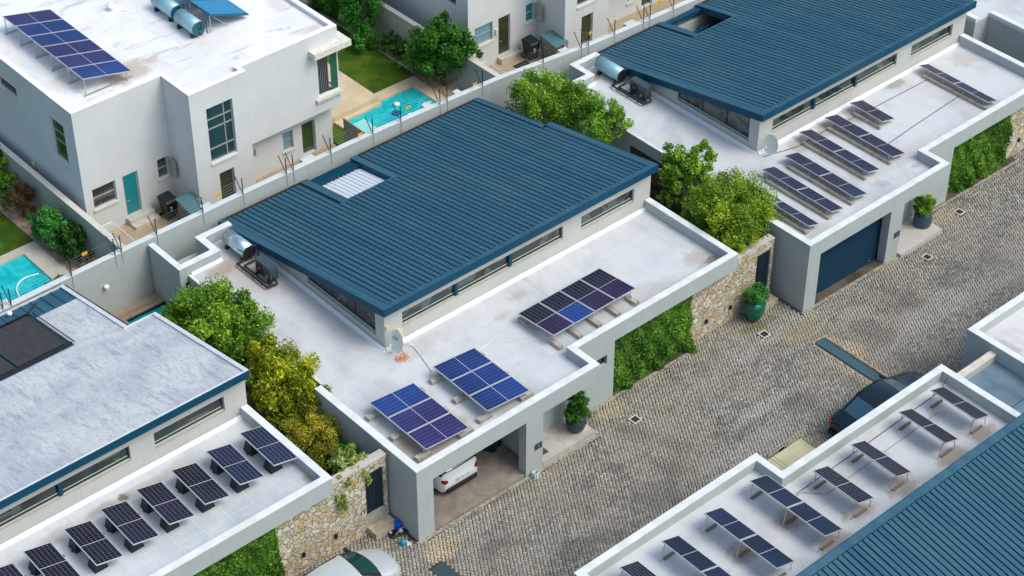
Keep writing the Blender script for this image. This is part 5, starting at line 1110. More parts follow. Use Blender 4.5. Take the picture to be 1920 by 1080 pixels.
dish('white dish with dark lettering at the near corner of the middle pavilion', 3.86, 5.80, DECKZ+.56, DECKZ)
dish('plain white dish at the near corner of the right pavilion', 24.25, 5.80, DECKZ+.18, DECKZ-.36, False)
t = thing('junction_box', 'cream junction box on the middle pavilion corner by the dish', 'junction box', (4.3, 6.2, 3.6)); b = MB(); b.box(4.16, 4.34, 6.10, 6.248, 3.42, 3.64); b.build('box', plain('cream_box', (.66, .60, .36), .5), t)
b = MB(); b.tube([(4.25, 6.15, 3.42), (4.5, 5.7, 2.97), (4.4, 5.2, 2.96), (4.1, 4.1, 2.96)], .022); b.build('conduit', plain('white_conduit', (.72, .72, .70), .5), t)
t = thing('conduit', 'white conduit and small cream box on the pavilion corner above the dish', 'conduit', (3.7, 6.2, 3.8)); b = MB(); b.tube([(3.68, 6.2, 4.05), (3.68, 6.2, 3.0), (3.68, 5.9, 2.96)], .014); b.build('pipe', plain('white_conduit', (.72, .72, .70), .5), t); b = MB(); b.box(3.64, 3.76, 6.17, 6.248, 3.92, 4.06); b.build('box', plain('cream_box', (.66, .60, .36), .5), t)
# coil of orange cable
p = at(754, 671, DECKZ+.03); b = MB(); P = []
for i in range(150):
    a = i*.33; r = .13+.09*math.sin(i*.21)+random.uniform(-.02, .02); P.append((p[0]+math.cos(a)*r*1.1+.03*math.sin(i*.09), p[1]+math.sin(a)*r+.04*math.cos(i*.07), DECKZ+.02+i*.0004))
P += [(p[0]+.3, p[1]+.35, DECKZ+.02), (p[0]+.1, p[1]+.55, DECKZ+.02), (p[0]-.15, p[1]+.5, DECKZ+.02)]
b.tube(P, .011, 5); tag(b.build('cable_coil', plain('orange_cable', (.72, .36, .20), .6)), 'tangled orange cable coil lying below the lettered dish', 'cable')
# thin cables on the roofs
def cable(label, pts, r=.012, c=None, name='cable'):
    b = MB(); b.tube(pts, r, 5); tag(b.build(name, c or plain('white_conduit', (.72, .72, .70), .5)), label, 'cable')
Z0 = DECKZ+.012
cable('thin pale cable from the wide array towards the bright blue one', [(8.6, 2.9, Z0), (7.6, 3.3, Z0), (6.9, 4.0, Z0), (5.8, 3.9, Z0)])
cable('short pale cable linking the two blue arrays', [(2.7, 3.9, Z0), (3.3, 4.1, Z0), (4.05, 3.6, Z0)])
cable('short white cable between the two blue arrays by the front parapet', [(2.9, .8, Z0), (3.4, .6, Z0), (3.9, .85, Z0)], .016)
cable('white cable from the wide array over the front parapet', [(12.6, 2.3, Z0+.25), (12.35, 1.95, Z0), (12.7, 1.6, Z0)], .016)
ZB = DECKZ-.29+.012
cable('long dark cable line along the saw-tooth roof, by the outer parapet', [(9.7, -8.9, ZB), (13, -8.85, ZB), (17.6, -8.75, ZB), (18.3, -8.6, ZB+.3)], .014, BLACK)
cable('pale cable line between the rows of the saw-tooth roof', [(10.4, -9.6, ZB), (12.4, -9.55, ZB), (14.9, -9.5, ZB), (16.7, -9.45, ZB)], .014, plain('tan_cable', (.35, .28, .24), .7))
cable('crooked loose cable lying on the saw-tooth roof', [(9.0, -9.2, ZB), (9.3, -8.95, ZB), (9.9, -9.0, ZB+.02), (10.4, -9.5, ZB)], .014, plain('tan_cable', (.35, .28, .24), .7))
ZR = DECKZ-.36+.012
cable('dark cable line joining the right rows near the pavilion', [(23.9, 5.9, ZR), (25.6, 5.45, ZR), (27.2, 5.5, ZR), (30.0, 5.3, ZR), (33.9, 5.2, ZR)], .014, BLACK)
cable('dark cable line across the middle of the right flat roof', [(28.2, 3.0, ZR), (30.6, 3.2, ZR), (33.8, 3.4, ZR)], .014, BLACK)
# left house: pool-heating collectors and pipework on bare blue sheeting
t = thing('pool_heater', 'set of black pool-heating mats on bare blue sheeting at the back of the coated roof', 'solar heater', (-8, 15, 4.6))
dzl = .5; ZL = lambda y: rz(y-.05)+dzl
def on_roof(mb, x0, x1, y0, y1, o0, o1): mb.hexa([(x0, y0, ZL(y0)+o0), (x1, y0, ZL(y0)+o0), (x1, y1, ZL(y1)+o0), (x0, y1, ZL(y1)+o0)], [(x0, y0, ZL(y0)+o1), (x1, y0, ZL(y0)+o1), (x1, y1, ZL(y1)+o1), (x0, y1, ZL(y1)+o1)])
b = MB(); on_roof(b, -16.4, -5.75, 12.6, 16.68, -.048, -.03); on_roof(b, -5.75, -3.92, 15.5, 16.68, -.048, -.03)
x = -16.3
while x < -3.95:
    on_roof(b, x, x+.05, 12.6 if x < -5.8 else 15.5, 16.66, -.03, .01); x += .44
b.build('sheeting', BLUE, t)
mm = NT('black_heater_mat', .55); nn = mm.noise(2, mm.P((14, .6, 1)), det=4); mm.color(mm.mix(mm.ramp(nn, .3, .7), (.035, .032, .034), (.065, .06, .062)))
for i in range(5):
    x1 = -5.95-i*2.12; b = MB(); on_roof(b, x1-2.0, x1, 12.85, 15.75, .03, .055); b.build('mat', mm.m, t)
b = MB(); on_roof(b, -16.4, -5.8, 12.62, 12.72, .02, .10); on_roof(b, -16.4, -5.8, 15.82, 15.90, .02, .09); b.build('header_pipe', BLACK, t)
b = MB(); b.tube([(-5.85, 12.7, ZL(12.7)+.06), (-5.82, 15.9, ZL(15.9)+.06), (-5.2, 16.3, ZL(16.3)+.06)], .03); b.tube([(-5.68, 12.7, ZL(12.7)+.05), (-5.66, 15.8, ZL(15.8)+.05)], .022); b.build('riser_pipe', BLACK, t)
b = MB(); b.lathe([(.04, 0), (.10, .05), (.10, .12), (.03, .16)], (-6.3, 16.4, ZL(16.4)+.02), 10); b.build('air_valve', WHITEC, t)

# ================================================================ cars
def car(name, label, cat, loc, rot, L, W, H, paint, glass, kind='hatch', plate=None, group=None):
    t = thing(name, label, cat, loc, group, rot); z0 = loc[2]
    ca, sa = math.cos(rot), math.sin(rot)
    T = lambda p: (loc[0]+p[0]*ca-p[1]*sa, loc[1]+p[0]*sa+p[1]*ca, loc[2]+p[2])
    h2 = W/2
    # station: x, floor z, shoulder z, half width at the sill, half width at the shoulder, top z, half width at top
    if kind == 'sedan': wb, ws, rs, rb, rr = .165*L, -.0*L, 0, 0, 0
    S = []
    nose, tail = L/2, -L/2
    if kind == 'suv': hood = .27*L; roof0 = .10*L; roof1 = -.36*L; tailb = -.47*L; sh = .60*H
    elif kind == 'sedan': hood = .215*L; roof0 = .045*L; roof1 = -.22*L; tailb = -.375*L; sh = .63*H
    else: hood = .280*L; roof0 = .095*L; roof1 = -.30*L; tailb = -.44*L; sh = .63*H
    def st(x, zf, zs, w0, w1, zt, wt): S.append((x, zf, zs, w0, w1, zt, wt))
    st(nose, .30, .52, h2*.62, h2*.60, .56, h2*.50)
    st(nose-.10, .20, .62, h2*.82, h2*.80, .70, h2*.66)
    st(nose-.38, .18, .70, h2*.96, h2*.93, .80, h2*.76)
    if hood < nose-.95: st(nose-.75, .18, .76, h2, h2*.97, .88, h2*.80)
    else: st(nose-.55, .18, .78, h2*.99, h2*.96, .86, h2*.82)
    st(hood, .18, sh, h2, h2*.98, sh+.045, h2*.90)                     # base of windscreen
    st(roof0, .18, sh+.02, h2, h2*.98, H-.03, h2*.77)                  # top of windscreen
    st((roof0+roof1)/2, .18, sh+.03, h2, h2*.985, H, h2*.78)
    st(roof1, .18, sh+.04, h2, h2*.97, H-.05, h2*.75)                  # top of rear screen
    st(tailb, .20, sh+.03, h2*.97, h2*.93, sh+.10 if kind != 'suv' else sh+.12, h2*.78)
    if kind == 'sedan': st(tail+.22, .22, sh+.0, h2*.93, h2*.88, sh+.06, h2*.78)
    st(tail+.10, .24, sh-.10, h2*.88, h2*.84, sh-.04, h2*.74)
    if kind == 'suv': st(tail+.02, .30, sh-.22, h2*.86, h2*.84, sh-.16, h2*.72); st(tail, .34, sh-.38, h2*.80, h2*.80, sh-.34, h2*.74)
    else: st(tail, .32, sh-.30, h2*.76, h2*.74, sh-.26, h2*.66)
    def ring(s):
        x, zf, zs, w0, w1, zt, wt = s; zm = zf+(zs-zf)*.55; crown = .03
        pts = [(x, w0*.90, zf), (x, w0, zf+.10), (x, w0*1.005, zm), (x, w1, zs), (x, wt, zt-.02), (x, wt*.86, zt+.006), (x, wt*.45, zt+crown*.8), (x, 0, zt+crown)]
        bf = .17 if x > 0 else -.10
        k_ = min(1.0, abs(x)/(.30*L))
        pts = [(p[0]+bf*k_*(1-(p[1]/h2)**2), p[1], p[2]) for p in pts]
        return pts+[(p[0], -p[1], p[2]) for p in reversed(pts[:-1])]
    Rn = [ring(s) for s in S]; n = len(Rn[0]); parts = {'body': MB(T), 'side_window': MB(T), 'windscreen': MB(T), 'rear_window': MB(T), 'windscreen_surround': MB(T), 'rear_window_surround': MB(T)}
    ih, i0, i1, i2 = 4, 5, 7, 8
    for i in range(len(S)-1):
        for k in range(n-1):
            P = [Rn[i][k], Rn[i][k+1], Rn[i+1][k+1], Rn[i+1][k]]; key = 'body'
            top = 4 <= k <= 9
            if i == ih and 4 <= k <= 9: key = 'windscreen'
            elif i == i1 and 4 <= k <= 9: key = 'rear_window'
            elif k in (3, n-1-4) and i in (ih, i0, i0+1, i1): key = 'side_window'
            if key != 'body':
                c = sum((Vector(p) for p in P), Vector())/4; a = .93 if key == 'side_window' else (1.0 if 4 < k < 9 else .97)
                parts['body'].face(P)
                nn = (Vector(P[2])-Vector(P[0])).cross(Vector(P[1])-Vector(P[3])).normalized(); 
                if nn.dot(c-Vector((c.x, 0, .5))) < 0: nn = -nn
                up = Vector((0, 0, 1)) if key != 'side_window' else nn
                f = lambda p, e=.0, o=.012: tuple((c+(Vector(p)-c)*a)+nn*.008) if key == 'side_window' else tuple(Vector((c.x+(p[0]-c.x)*(.90+e), p[1]*(.95+e*.5), c.z+(p[2]-c.z)*(.90+e)))+up*o)
                if key != 'side_window': parts[key+'_surround'].face([f(p, .085, .006) for p in P])
                parts[key].face([f(p) for p in P])
            else: parts['body'].face(P)
    parts['body'].face(list(reversed(Rn[0]))); parts['body'].face(Rn[-1])
    bo = parts['body'].build('body', paint, t, smooth=True, weld=True)
    for e in bo.data.edges: pass
    for k_ in ('windscreen_surround', 'rear_window_surround'): parts[k_].build(k_, BLACK, t, smooth=True, weld=True)
    for k_ in ('windscreen', 'rear_window', 'side_window'):
        if parts[k_].f: parts[k_].build(k_, glass, t, smooth=k_ != 'side_window', recalc=True, weld=True)
    TY = plain('tyre_rubber', (.015, .015, .015), .85); RIM = plain('alloy', (.45, .46, .47), .3, .7)
    for fx in (L*.5-.85, -L*.5+.80):
        for sy in (-1, 1):
            a = MB(T); a.cyl((fx, sy*(h2-.19), .32), (fx, sy*(h2+.004), .32), .32, n=24); wh = a.build('wheel', TY, t)
            a = MB(T); a.cyl((fx, sy*(h2+.006), .32), (fx, sy*(h2+.014), .32), .20, n=20); a.build('rim', RIM, wh)
    for sy in (-1, 1):
        a = MB(T); x = hood-.22; a.hexa([(x, sy*h2*.97, sh-.02), (x+.13, sy*h2*.97, sh-.02), (x+.10, sy*(h2+.20), sh+.02), (x, sy*(h2+.20), sh+.02)], [(x, sy*h2*.97, sh+.13), (x+.13, sy*h2*.97, sh+.11), (x+.09, sy*(h2+.20), sh+.13), (x, sy*(h2+.20), sh+.14)])
        a.build('wing_mirror', BLACK if kind != 'sedan' else paint, t, bevel=.01)
        a = MB(T); a.hexa([(nose-.42, sy*h2*.90, .60), (nose-.06, sy*h2*.60, .52), (nose-.06, sy*h2*.60, .62), (nose-.42, sy*h2*.93, .72)], [(nose-.40, sy*h2*.99, .60), (nose-.02, sy*h2*.66, .52), (nose-.04, sy*h2*.66, .62), (nose-.40, sy*h2*.985, .70)])
        a.build('headlight', plain('headlight_lens', (.25, .28, .30), .08, 0, .6), t)
        a = MB(T); a.hexa([(tail+.20, sy*h2*.84, sh-.22), (tail-.06, sy*h2*.70, sh-.24), (tail-.04, sy*h2*.70, sh-.14), (tail+.20, sy*h2*.84, sh-.09)], [(tail+.17, sy*h2*.97, sh-.22), (tail-.06, sy*h2*.84, sh-.24), (tail-.03, sy*h2*.84, sh-.14), (tail+.17, sy*h2*.95, sh-.09)])
        a.build('tail_light', plain('tail_lens', (.30, .008, .01), .15, 0, .6), t)
    a = MB(T); a.box(tail-.11, tail+.12, -h2*.78, h2*.78, .24, .42); a.build('rear_bumper', BLACK, t, bevel=.02)
    for sy in (-1, 1): a = MB(T); a.hexa([(roof1, sy*h2*.71, H-.06), (roof0-.1, sy*h2*.71, H-.06), (roof0-.1, sy*h2*.735, H-.06), (roof1, sy*h2*.735, H-.06)], [(roof1, sy*h2*.71, H+.005), (roof0-.1, sy*h2*.71, H+.005), (roof0-.1, sy*h2*.735, H+.005), (roof1, sy*h2*.735, H+.005)]); a.build('roof_rail', BLACK, t)
    a = MB(T); a.box(hood-.03, hood+.02, -h2*.78, h2*.78, sh+.055, sh+.065); a.build('wiper_cowl', BLACK, t)
    if plate:
        a = MB(T); a.box(tail-.115, tail-.100, -.26, .26, .62, .75); po = a.build('number_plate', plain('plate_white', (.75, .75, .72), .4), t)
        M4 = Matrix.Translation(Vector(T((tail-.118, 0, .685)))) @ Matrix.Rotation(rot, 4, 'Z') @ Matrix.Rotation(-math.pi/2, 4, 'Z') @ FACE_MY
        text_obj('plate_lettering', plate, .12, plain('plate_ink', (.02, .02, .06), .5), t, M4, .001).parent = po
    return t
paintS = plain('silver_paint', (.56, .60, .62), .25, .25, .6); paintW = plain('white_car_paint', (.72, .76, .78), .2, 0, .6); paintK = plain('dark_car_paint', (.006, .020, .030), .10, .3, .9)
CG = plain('car_glass', (.010, .022, .024), .05, 0, .8); CGG = plain('green_car_glass', (.006, .055, .045), .06, 0, .8)
car('parked_car', 'silver car seen from above at the bottom edge, in front of the stone wall', 'car', (-3.78, -.46, gz(-3.8)), R(0), 4.1, 1.74, 1.46, paintS, CGG, 'hatch')
car('parked_car', 'white car inside the open garage, only its tail showing', 'car', (2.85, 3.25, .035), R(90), 4.4, 1.82, 1.56, paintW, CG, 'suv', 'CA 727 157')
car('parked_car', 'dark blue-black car half hidden behind the parapet, by the drain channel', 'car', (17.75, -6.48, gz(17)), R(-1), 4.7, 1.86, 1.44, paintK, plain('painted_sky_glass', (.04, .115, .17), .03, .2, 1.0), 'sedan')  # blue of the reflected sky is put into the glass colour

# ================================================================ small street things
for i, ((x, y), lb) in enumerate(zip(DRAINS, ('in front of the left creeper', 'beside the green urn', 'in front of the navy garage door', 'by the right creeper'))):
    t = thing('drain_cover', 'small dark square drain cover with pale frame, '+lb, 'drain cover', (x, y, gz(x)), 'square drain covers'); z = gz(x)
    b = MB(); frame_slab(b, x-.20, x+.20, y-.20, y+.20, x-.14, x+.14, y-.14, y+.14, z-.05, z+.012); b.build('frame', plain('pale_drain_frame', (.52, .49, .41), .8), t)
    b = MB(); b.box(x-.14, x+.14, y-.14, y+.14, z-.06, z-.01); 
    for k in range(4): b.box(x-.12+k*.07, x-.09+k*.07, y-.14, y+.14, z-.01, z+.004)
    b.build('grille', plain('iron_grille', (.05, .04, .045), .6), t)
def channel(label, x0, x1, y0, y1, col):
    t = thing('drain_channel', label, 'drain channel', (x0, (y0+y1)/2, gz(x0)), 'long drain channels'); z = gz((x0+x1)/2)
    b = MB(); frame_slab(b, x0, x1, y0, y1, x0+.03, x1-.03, y0+.03, y1-.03, z-.05, z+.012); b.build('frame', plain('channel_frame', (.05, .09, .11), .5), t)
    b = MB(); b.box(x0+.03, x1-.03, y0+.03, y1-.03, z-.06, z-.006); y = y0+.05
    while y < y1-.05: b.box(x0+.03, x1-.03, y, y+.03, z-.006, z+.008); y += .055
    b.build('grating', col, t)
channel('long blue-grey drain grating crossing the street, ending at the dark car', 19.16, 19.62, -5.1, -1.66, plain('blue_grey_grating', (.055, .125, .16), .5))
channel('dark drain grating at the bottom edge, below the open garage corner', -.56, -.02, -4.2, -1.36, plain('dark_grating', (.05, .08, .10), .45))
# crate with bucket, bottle, carton
x, y = -.27, .92; z = gz(x)
t = thing('tool_tray', 'black tray of tools with a blue bucket, beside the garage pier', 'tool tray', (x, y, z))
b = MB(); b.prism([(x-.38, y-.20), (x+.26, y-.34), (x+.36, y+.12), (x+.1, y+.26), (x-.28, y+.22)], z, z+.05); b.build('tray', BLACK, t)
b = MB(); b.tube([(x-.38, y-.20, z+.07), (x+.26, y-.34, z+.07), (x+.36, y+.12, z+.07), (x+.1, y+.26, z+.07), (x-.28, y+.22, z+.07), (x-.38, y-.20, z+.07)], .03); b.build('rim', BLACK, t)
b = MB(); b.cyl((x-.22, y-.22, z+.12), (x+.26, y-.06, z+.12), .018); b.build('wooden_handle', plain('tool_wood', (.55, .36, .18), .6), t)
b = MB(); b.lathe([(.02, 0), (.06, .01), (.06, .05), (.03, .06)], (x-.27, y+.02, z+.06), 12); b.build('tape_roll', plain('tape', (.45, .42, .30), .6), t)
b = MB(); b.hexa([(x+.0, y-.22, z+.06), (x+.16, y-.20, z+.06), (x+.14, y-.06, z+.06), (x-.02, y-.10, z+.06)], [(x+.02, y-.2, z+.17), (x+.12, y-.18, z+.15), (x+.12, y-.1, z+.16), (x+.02, y-.12, z+.18)]); b.build('rag', plain('rag_white', (.60, .64, .75), .8), t)
t = thing('bucket', 'blue paint bucket standing in the black tool tray', 'bucket', (x+.08, y+.06, z)); b = MB(); b.lathe([(.11, 0), (.13, .24), (.14, .25), (.14, .28), (.10, .285)], (x+.10, y+.06, z+.055), 18); b.build('bucket_body', plain('bright_blue_plastic', (.0, .11, .62), .35), t)
p = at(756, 1022, 0); x, y, z = p[0], p[1], gz(p[0]); t = thing('water_bottle', 'pale blue bottle and bag on the paving near the tool tray', 'bottle', (x, y, z))
b = MB(); b.lathe([(.08, 0), (.10, .02), (.10, .2), (.05, .27), (.03, .33)], (x, y, z), 14); b.build('bottle_body', plain('aqua_plastic', (.05, .30, .42), .15), t); b = MB(); b.hexa([(x+.05, y-.16, z), (x+.25, y-.16, z), (x+.22, y-.0, z), (x+.08, y+.04, z)], [(x+.1, y-.12, z+.12), (x+.2, y-.12, z+.1), (x+.18, y-.03, z+.12), (x+.11, y, z+.13)]); b.build('bag', plain('pale_bag', (.45, .58, .62), .4), t)
x, y = 5.42, -.20; z = gz(x); t = thing('carton', 'small open white and green carton at the foot of the intercom pier', 'carton', (x, y, z))
b = MB(); 
for a in ((x-.13, x+.13, y-.10, y-.085), (x-.13, x+.13, y+.085, y+.10), (x-.13, x-.115, y-.085, y+.085), (x+.115, x+.13, y-.085, y+.085)): b.box(*a, z+.004, z+.24)
b.build('sides', plain('carton_white', (.68, .72, .74), .6), t); b = MB(); b.box(x-.11, x+.11, y-.08, y+.08, z+.01, z+.03); b.build('base', plain('cardboard', (.35, .19, .08), .8), t)
b = MB(); b.box(x-.10, x-.04, y-.104, y-.101, z+.05, z+.17); b.box(x+.03, x+.09, y-.104, y-.101, z+.06, z+.19); b.build('print', plain('carton_green', (.02, .35, .25), .6), t)
# porch details
t = thing('door_mat', 'dark door mat on the middle porch slab behind the intercom pier', 'door mat', (6.4, .5, .12)); b = MB(); b.box(6.02, 6.5, .30, .72, .124, .14); b.build('mat', plain('dark_mat', (.07, .06, .04), .9), t)
b = MB(); b.box(26.22, 26.5, .30, .55, -.35, -.33); tag(b.build('door_mat', plain('dark_mat', (.07, .06, .04), .9)), 'dark door mat on the right porch slab', 'door mat')
b = MB(); b.prism([(26.19, -.20), (28.95, -.20), (28.95, 1.235), (26.19, 1.235)], -1, gz(27)+.16); tag(b.build('porch_step', plain('porch_pale', (.48, .455, .43), .8, var=.06)), kind='structure')
def wheelie_bin(label, x, y, z, number=None, rot=0.0, group=None):
    t = thing('wheelie_bin', label, 'wheelie bin', (x, y, z), group, rot); ca, sa = math.cos(rot), math.sin(rot); T = lambda p: (x+p[0]*ca-p[1]*sa, y+p[0]*sa+p[1]*ca, z+p[2])
    b = MB(T); b.hexa([(-.23, -.24, .08), (.23, -.24, .08), (.23, .25, .08), (-.23, .25, .08)], [(-.29, -.34, .98), (.29, -.34, .98), (.29, .36, .98), (-.29, .36, .98)]); b.build('bin_body', BLACK, t, bevel=.02)
    b = MB(T); b.hexa([(-.31, -.38, .98), (.31, -.38, .98), (.31, .38, .98), (-.31, .38, .98)], [(-.28, -.32, 1.06), (.28, -.32, 1.06), (.28, .36, 1.09), (-.28, .36, 1.09)]); b.build('lid', plain('lid_black', (.012, .022, .024), .4), t, bevel=.012)
    for s_ in (-1, 1): b = MB(T); b.cyl((s_*.22, .30, .10), (s_*.28, .30, .10), .10, n=14); b.build('wheel', BLACK, t)
    b = MB(T); b.cyl((-.26, .42, .95), (.26, .42, .95), .018); b.build('handle', BLACK, t)
    if number:
        M4 = Matrix.Translation(Vector(T((-.06, -.315, .62)))) @ Matrix.Rotation(rot, 4, 'Z') @ FACE_MY; text_obj('number', number, .30, plain('stencil_white', (.75, .76, .78), .6), t, M4, .004)
    return t
wheelie_bin('black wheelie bin with white number 2 by the teal-door house', 4.22, 22.05, -.02, '2', 0, 'wheelie bins on the rear patios')
wheelie_bin('black wheelie bin with white number 3 by the second white house', 24.62, 21.55, -.22, '3', 0, 'wheelie bins on the rear patios')
wheelie_bin('black wheelie bin inside the open garage, near the inner wall', 5.05, 1.9, .03, None, R(-60))
def gas_cage(label, x, y, z, group):
    t = thing('gas_cage', label, 'gas cage', (x, y, z), group)
    b = MB(); b.hexa([(x-.42, y-.62, z+1.12), (x+.42, y-.62, z+1.12), (x+.42, y+.52, z+1.30), (x-.42, y+.52, z+1.30)], [(x-.42, y-.62, z+1.15), (x+.42, y-.62, z+1.15), (x+.42, y+.52, z+1.33), (x-.42, y+.52, z+1.33)]); b.build('cage_roof', plain('teal_grey_sheet', (.07, .16, .19), .5), t)
    for sx in (-1, 1):
        for sy, h in ((-.54, 1.12), (.46, 1.28)): post(t, (x+sx*.38, y+sy, z), (x+sx*.38, y+sy, z+h), .022, 'post', BLACK)
    b = MB()
    for k in range(8):
        zz = z+.08+k*.13; b.cyl((x-.38, y-.54, zz), (x+.38, y-.54, zz), .012); b.cyl((x-.38, y-.54, zz), (x-.38, y+.46, zz), .012); b.cyl((x+.38, y-.54, zz), (x+.38, y+.46, zz), .012)
    b.build('bars', BLACK, t)
    for sy in (-.25, .18):
        t2 = thing('gas_cylinder', 'pale gas cylinder inside the cage, %s one, %s' % ('front' if sy < 0 else 'rear', 'teal-door patio' if x < 10 else 'second patio'), 'gas cylinder', (x, y+sy, z)); b = MB(); b.lathe([(.15, 0), (.19, .05), (.19, .85), (.13, 1.0), (.05, 1.03)], (x, y+sy, z+.02), 18); b.build('shell', plain('cream_cylinder' if x > 10 else 'grey_cylinder', (.50, .43, .27) if x > 10 else (.32, .33, .34), .45), t2, smooth=True)
gas_cage('barred gas cage with teal-grey sheet roof on the teal-door patio', 4.62, 20.9, -.02, 'gas cages on the rear patios')
gas_cage('barred gas cage with teal-grey sheet roof on the second patio', 25.35, 20.75, -.22, 'gas cages on the rear patios')
def rack(label, x, y, z):
    t = thing('drying_rack', label, 'drying rack', (x, y, z), 'white drying racks')
    W_ = plain('rack_white', (.72, .73, .76), .5)
    b = MB(); P = [(x, y-1.5, z+1.55), (x+.72, y-1.5, z+1.55), (x+.72, y+.9, z+1.55), (x, y+.9, z+1.55), (x, y-1.5, z+1.55)]; b.tube(P, .022); b.build('frame', W_, t)
    b = MB()
    for k in range(6): b.cyl((x+.1+k*.1, y-1.5, z+1.55), (x+.1+k*.1, y+.9, z+1.55), .006, n=4)
    b.build('line', W_, t)
rack('white folding drying rack hung on the garden wall by the teal-door house', .42, 20.6, 0)
rack('white drying rack hung on the garden wall by the second white house', 20.5, 20.0, -.2)
b = MB(); b.box(23.5, 24.3, 21.0, 21.6, -.216, -.19); tag(b.build('door_mat', BLACK), 'black door mat on the second patio, before the brown glass door', 'door mat')
t = thing('side_gate', 'grey slatted side gate between the white house and the pool terrace', 'gate', (13.1, 20.6, 0)); b = MB(); b.box(13.05, 13.10, 19.7, 21.2, .05, 1.6); b.build('gate_leaf', plain('taupe_gate', (.20, .19, .16), .6), t); b = MB(); b.cyl((13.0, 21.0, .9), (13.0, 21.12, .9), .02); b.build('handle', STEEL, t)
# trailer with pale bed and rails
x0, x1, y0, y1, z = 12.25, 14.05, -6.55, -5.45, gz(13)
t = thing('cage_trailer', 'pale yellow trailer bed with thin wire rails, behind the parapet step', 'trailer', ((x0+x1)/2, (y0+y1)/2, z))
b = MB(); b.box(x0, x1, y0, y1, z+.38, z+.44); b.build('trailer_bed', plain('pale_yellow_board', (.60, .57, .36), .7, var=.08), t)
b = MB()
for zz in (.62, .82): b.tube([(x0, y0, z+zz), (x1, y0, z+zz), (x1, y1, z+zz), (x0, y1, z+zz), (x0, y0, z+zz)], .012)
for xx, yy in ((x0, y0), (x1, y0), (x1, y1), (x0, y1), ((x0+x1)/2, y1), ((x0+x1)/2, y0)): b.cyl((xx, yy, z+.40), (xx, yy, z+.84), .014)
b.build('rails', plain('rail_tan', (.42, .38, .26), .5), t)
for yy in (y0-.08, y1+.02): b = MB(); b.cyl(((x0+x1)/2, yy, z+.25), ((x0+x1)/2, yy+.07, z+.25), .25, n=18); b.build('wheel', plain('tyre_rubber', (.015, .015, .015), .85), t)

# ================================================================ electric fence
FX = [(-6.30, 1), (-5.95, 1), (-3.25, 0), (-1.25, 1), (-.95, 1), (.72, 0), (2.95, 0), (4.95, 0), (7.15, 1), (7.5, 1), (9.45, 0), (11.7, 0), (13.2, 0), (15.35, 1), (15.75, 1), (17.75, 0), (21.15, 0), (23.3, 1), (23.7, 1), (25.3, 0), (27.1, 1), (27.5, 1), (29.0, 0)]
def bracket(x, label):
    yy, zz = wall_at(x); t = thing('fence_bracket', label, 'fence bracket', (x, yy+.05, zz), 'electric fence brackets on the boundary wall')
    b = MB(); b.cyl((x, yy-.02, zz-.55), (x, yy-.02, zz+.15), .009, n=6); b.build('stay', plain('pale_stay', (.30, .36, .38), .5), t)
    for nm, tip in (('rod', (x, yy+.02, zz+.78)), ('rod', (x-.02, yy+.50, zz+.66))):
        b = MB(); a = Vector((x, yy+.0, zz-.05)); d = Vector(tip)-a; b.cyl(a, tip, .014, n=6)
        for k in range(7): c = a+d*(.25+.12*k); b.cyl(c-d*.022, c+d*.022, .030, n=7)
        b.build(nm, plain('bracket_black', (.015, .014, .016), .6), t)
    return t
names = {}
for i, (x, dbl) in enumerate(FX):
    where = 'behind the left pool' if x < -2 else 'by the teal-door patio' if x < 6 else 'below the white bedroom block' if x < 11 else 'across the right pool' if x < 18 else 'by the second patio' if x < 26 else 'at the top edge'
    k = names.get(where, 0)+1; names[where] = k
    bracket(x, 'black V-shaped fence bracket %s, %s from the left' % (where, ['first', 'second', 'third', 'fourth', 'fifth', 'sixth', 'seventh'][k-1]))
t = thing('fence_wire', 'fine electric wires strung along the top of the boundary wall', 'fence wire', (10, 17.3, 3.8))
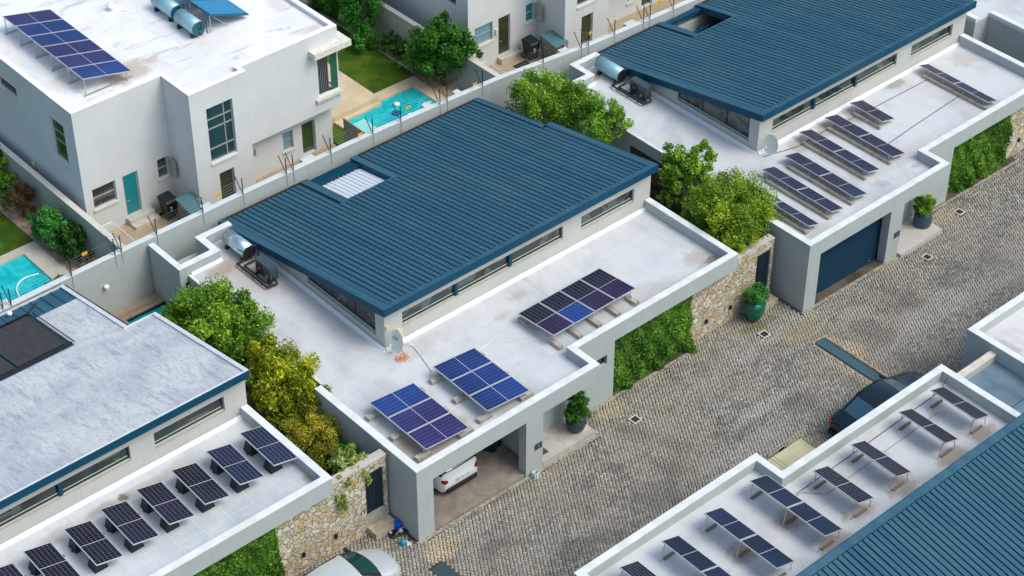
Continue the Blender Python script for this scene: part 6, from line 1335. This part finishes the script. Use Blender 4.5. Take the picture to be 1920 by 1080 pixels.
for k in range(5):
    b = MB(); P = []
    for x, _ in FX: yy, zz = wall_at(x); P.append((x, yy+.06+.10*k*0, zz+.16+.14*k))
    b.tube(P, .0035, 3); b.build('wire', STEEL, t)
for px, py, lb in ((158, 475, 'near the left pool shrubs'), (407, 367, 'by the glazed door of the stair bay'), (675, 251, 'at the near end of the right pool'), (765, 201, 'in front of the right pool water'), (890, 157, 'beside the low green clump'), (1105, 62, 'in front of the slatted second door'), (1235, 2, 'at the top edge')):
    # on the wires above the wall
    best = min(((abs(at(px, py, z)[1]-(wall_at(at(px, py, z)[0])[0]+.08)), z) for z in np.arange(3.2, 5.2, .02)))
    p = at(px, py, best[1]); x, y, z = p[0], p[1]-.02, p[2]
    t = thing('warning_sign', 'small yellow electric-fence warning sign '+lb, 'warning sign', (x, y, z), 'yellow warning signs on the fence wires')
    b = MB(); b.box(x-.12, x+.12, y-.004, y+.004, z-.07, z+.07); pl = b.build('plate', plain('warning_yellow', (.80, .42, .0), .5), t)
    b = MB(); b.face([(x-.05, y-.006, z+.05), (x+.015, y-.006, z+.0), (x-.01, y-.006, z-.0), (x+.05, y-.006, z-.05), (x-.02, y-.006, z+.005), (x+.0, y-.006, z+.01)]); b.build('lightning_mark', plain('print_black', (.02, .02, .02), .6), t)
# lights and vents on the side walls
for x, y, z, lb in ((-.02+.70, 27.0, 1.76, 'high'), (.70, 25.6, 1.2, 'low')):
    b = MB(); b.box(x-.02, x+.08, y-.07, y+.07, z-.1, z+.1); tag(b.build('wall_light', plain('yellowed_light_shade', (.62, .62, .42), .5)), '%s small lamp on the shaded side wall of the white house' % lb, 'wall light')
b = MB(); yy, zz = wall_at(-1.9); b.lathe([(.05, 0), (.10, .03), (.10, .12), (.05, .15)], (-1.9, yy-.1, 2.35), 12); tag(b.build('wall_vent', WHITEC), 'round white vent on the grey wall above the timber deck', 'vent')
b = MB(); b.lathe([(.05, 0), (.13, .05), (.13, .12), (.05, .18)], (7.7, 21.2, 2.0), 12); tag(b.build('wall_light', WHITEC), 'round white lamp beside the glazed door of the stair bay', 'wall light')
# fallen soil heap and outlet in the corner of the middle roof
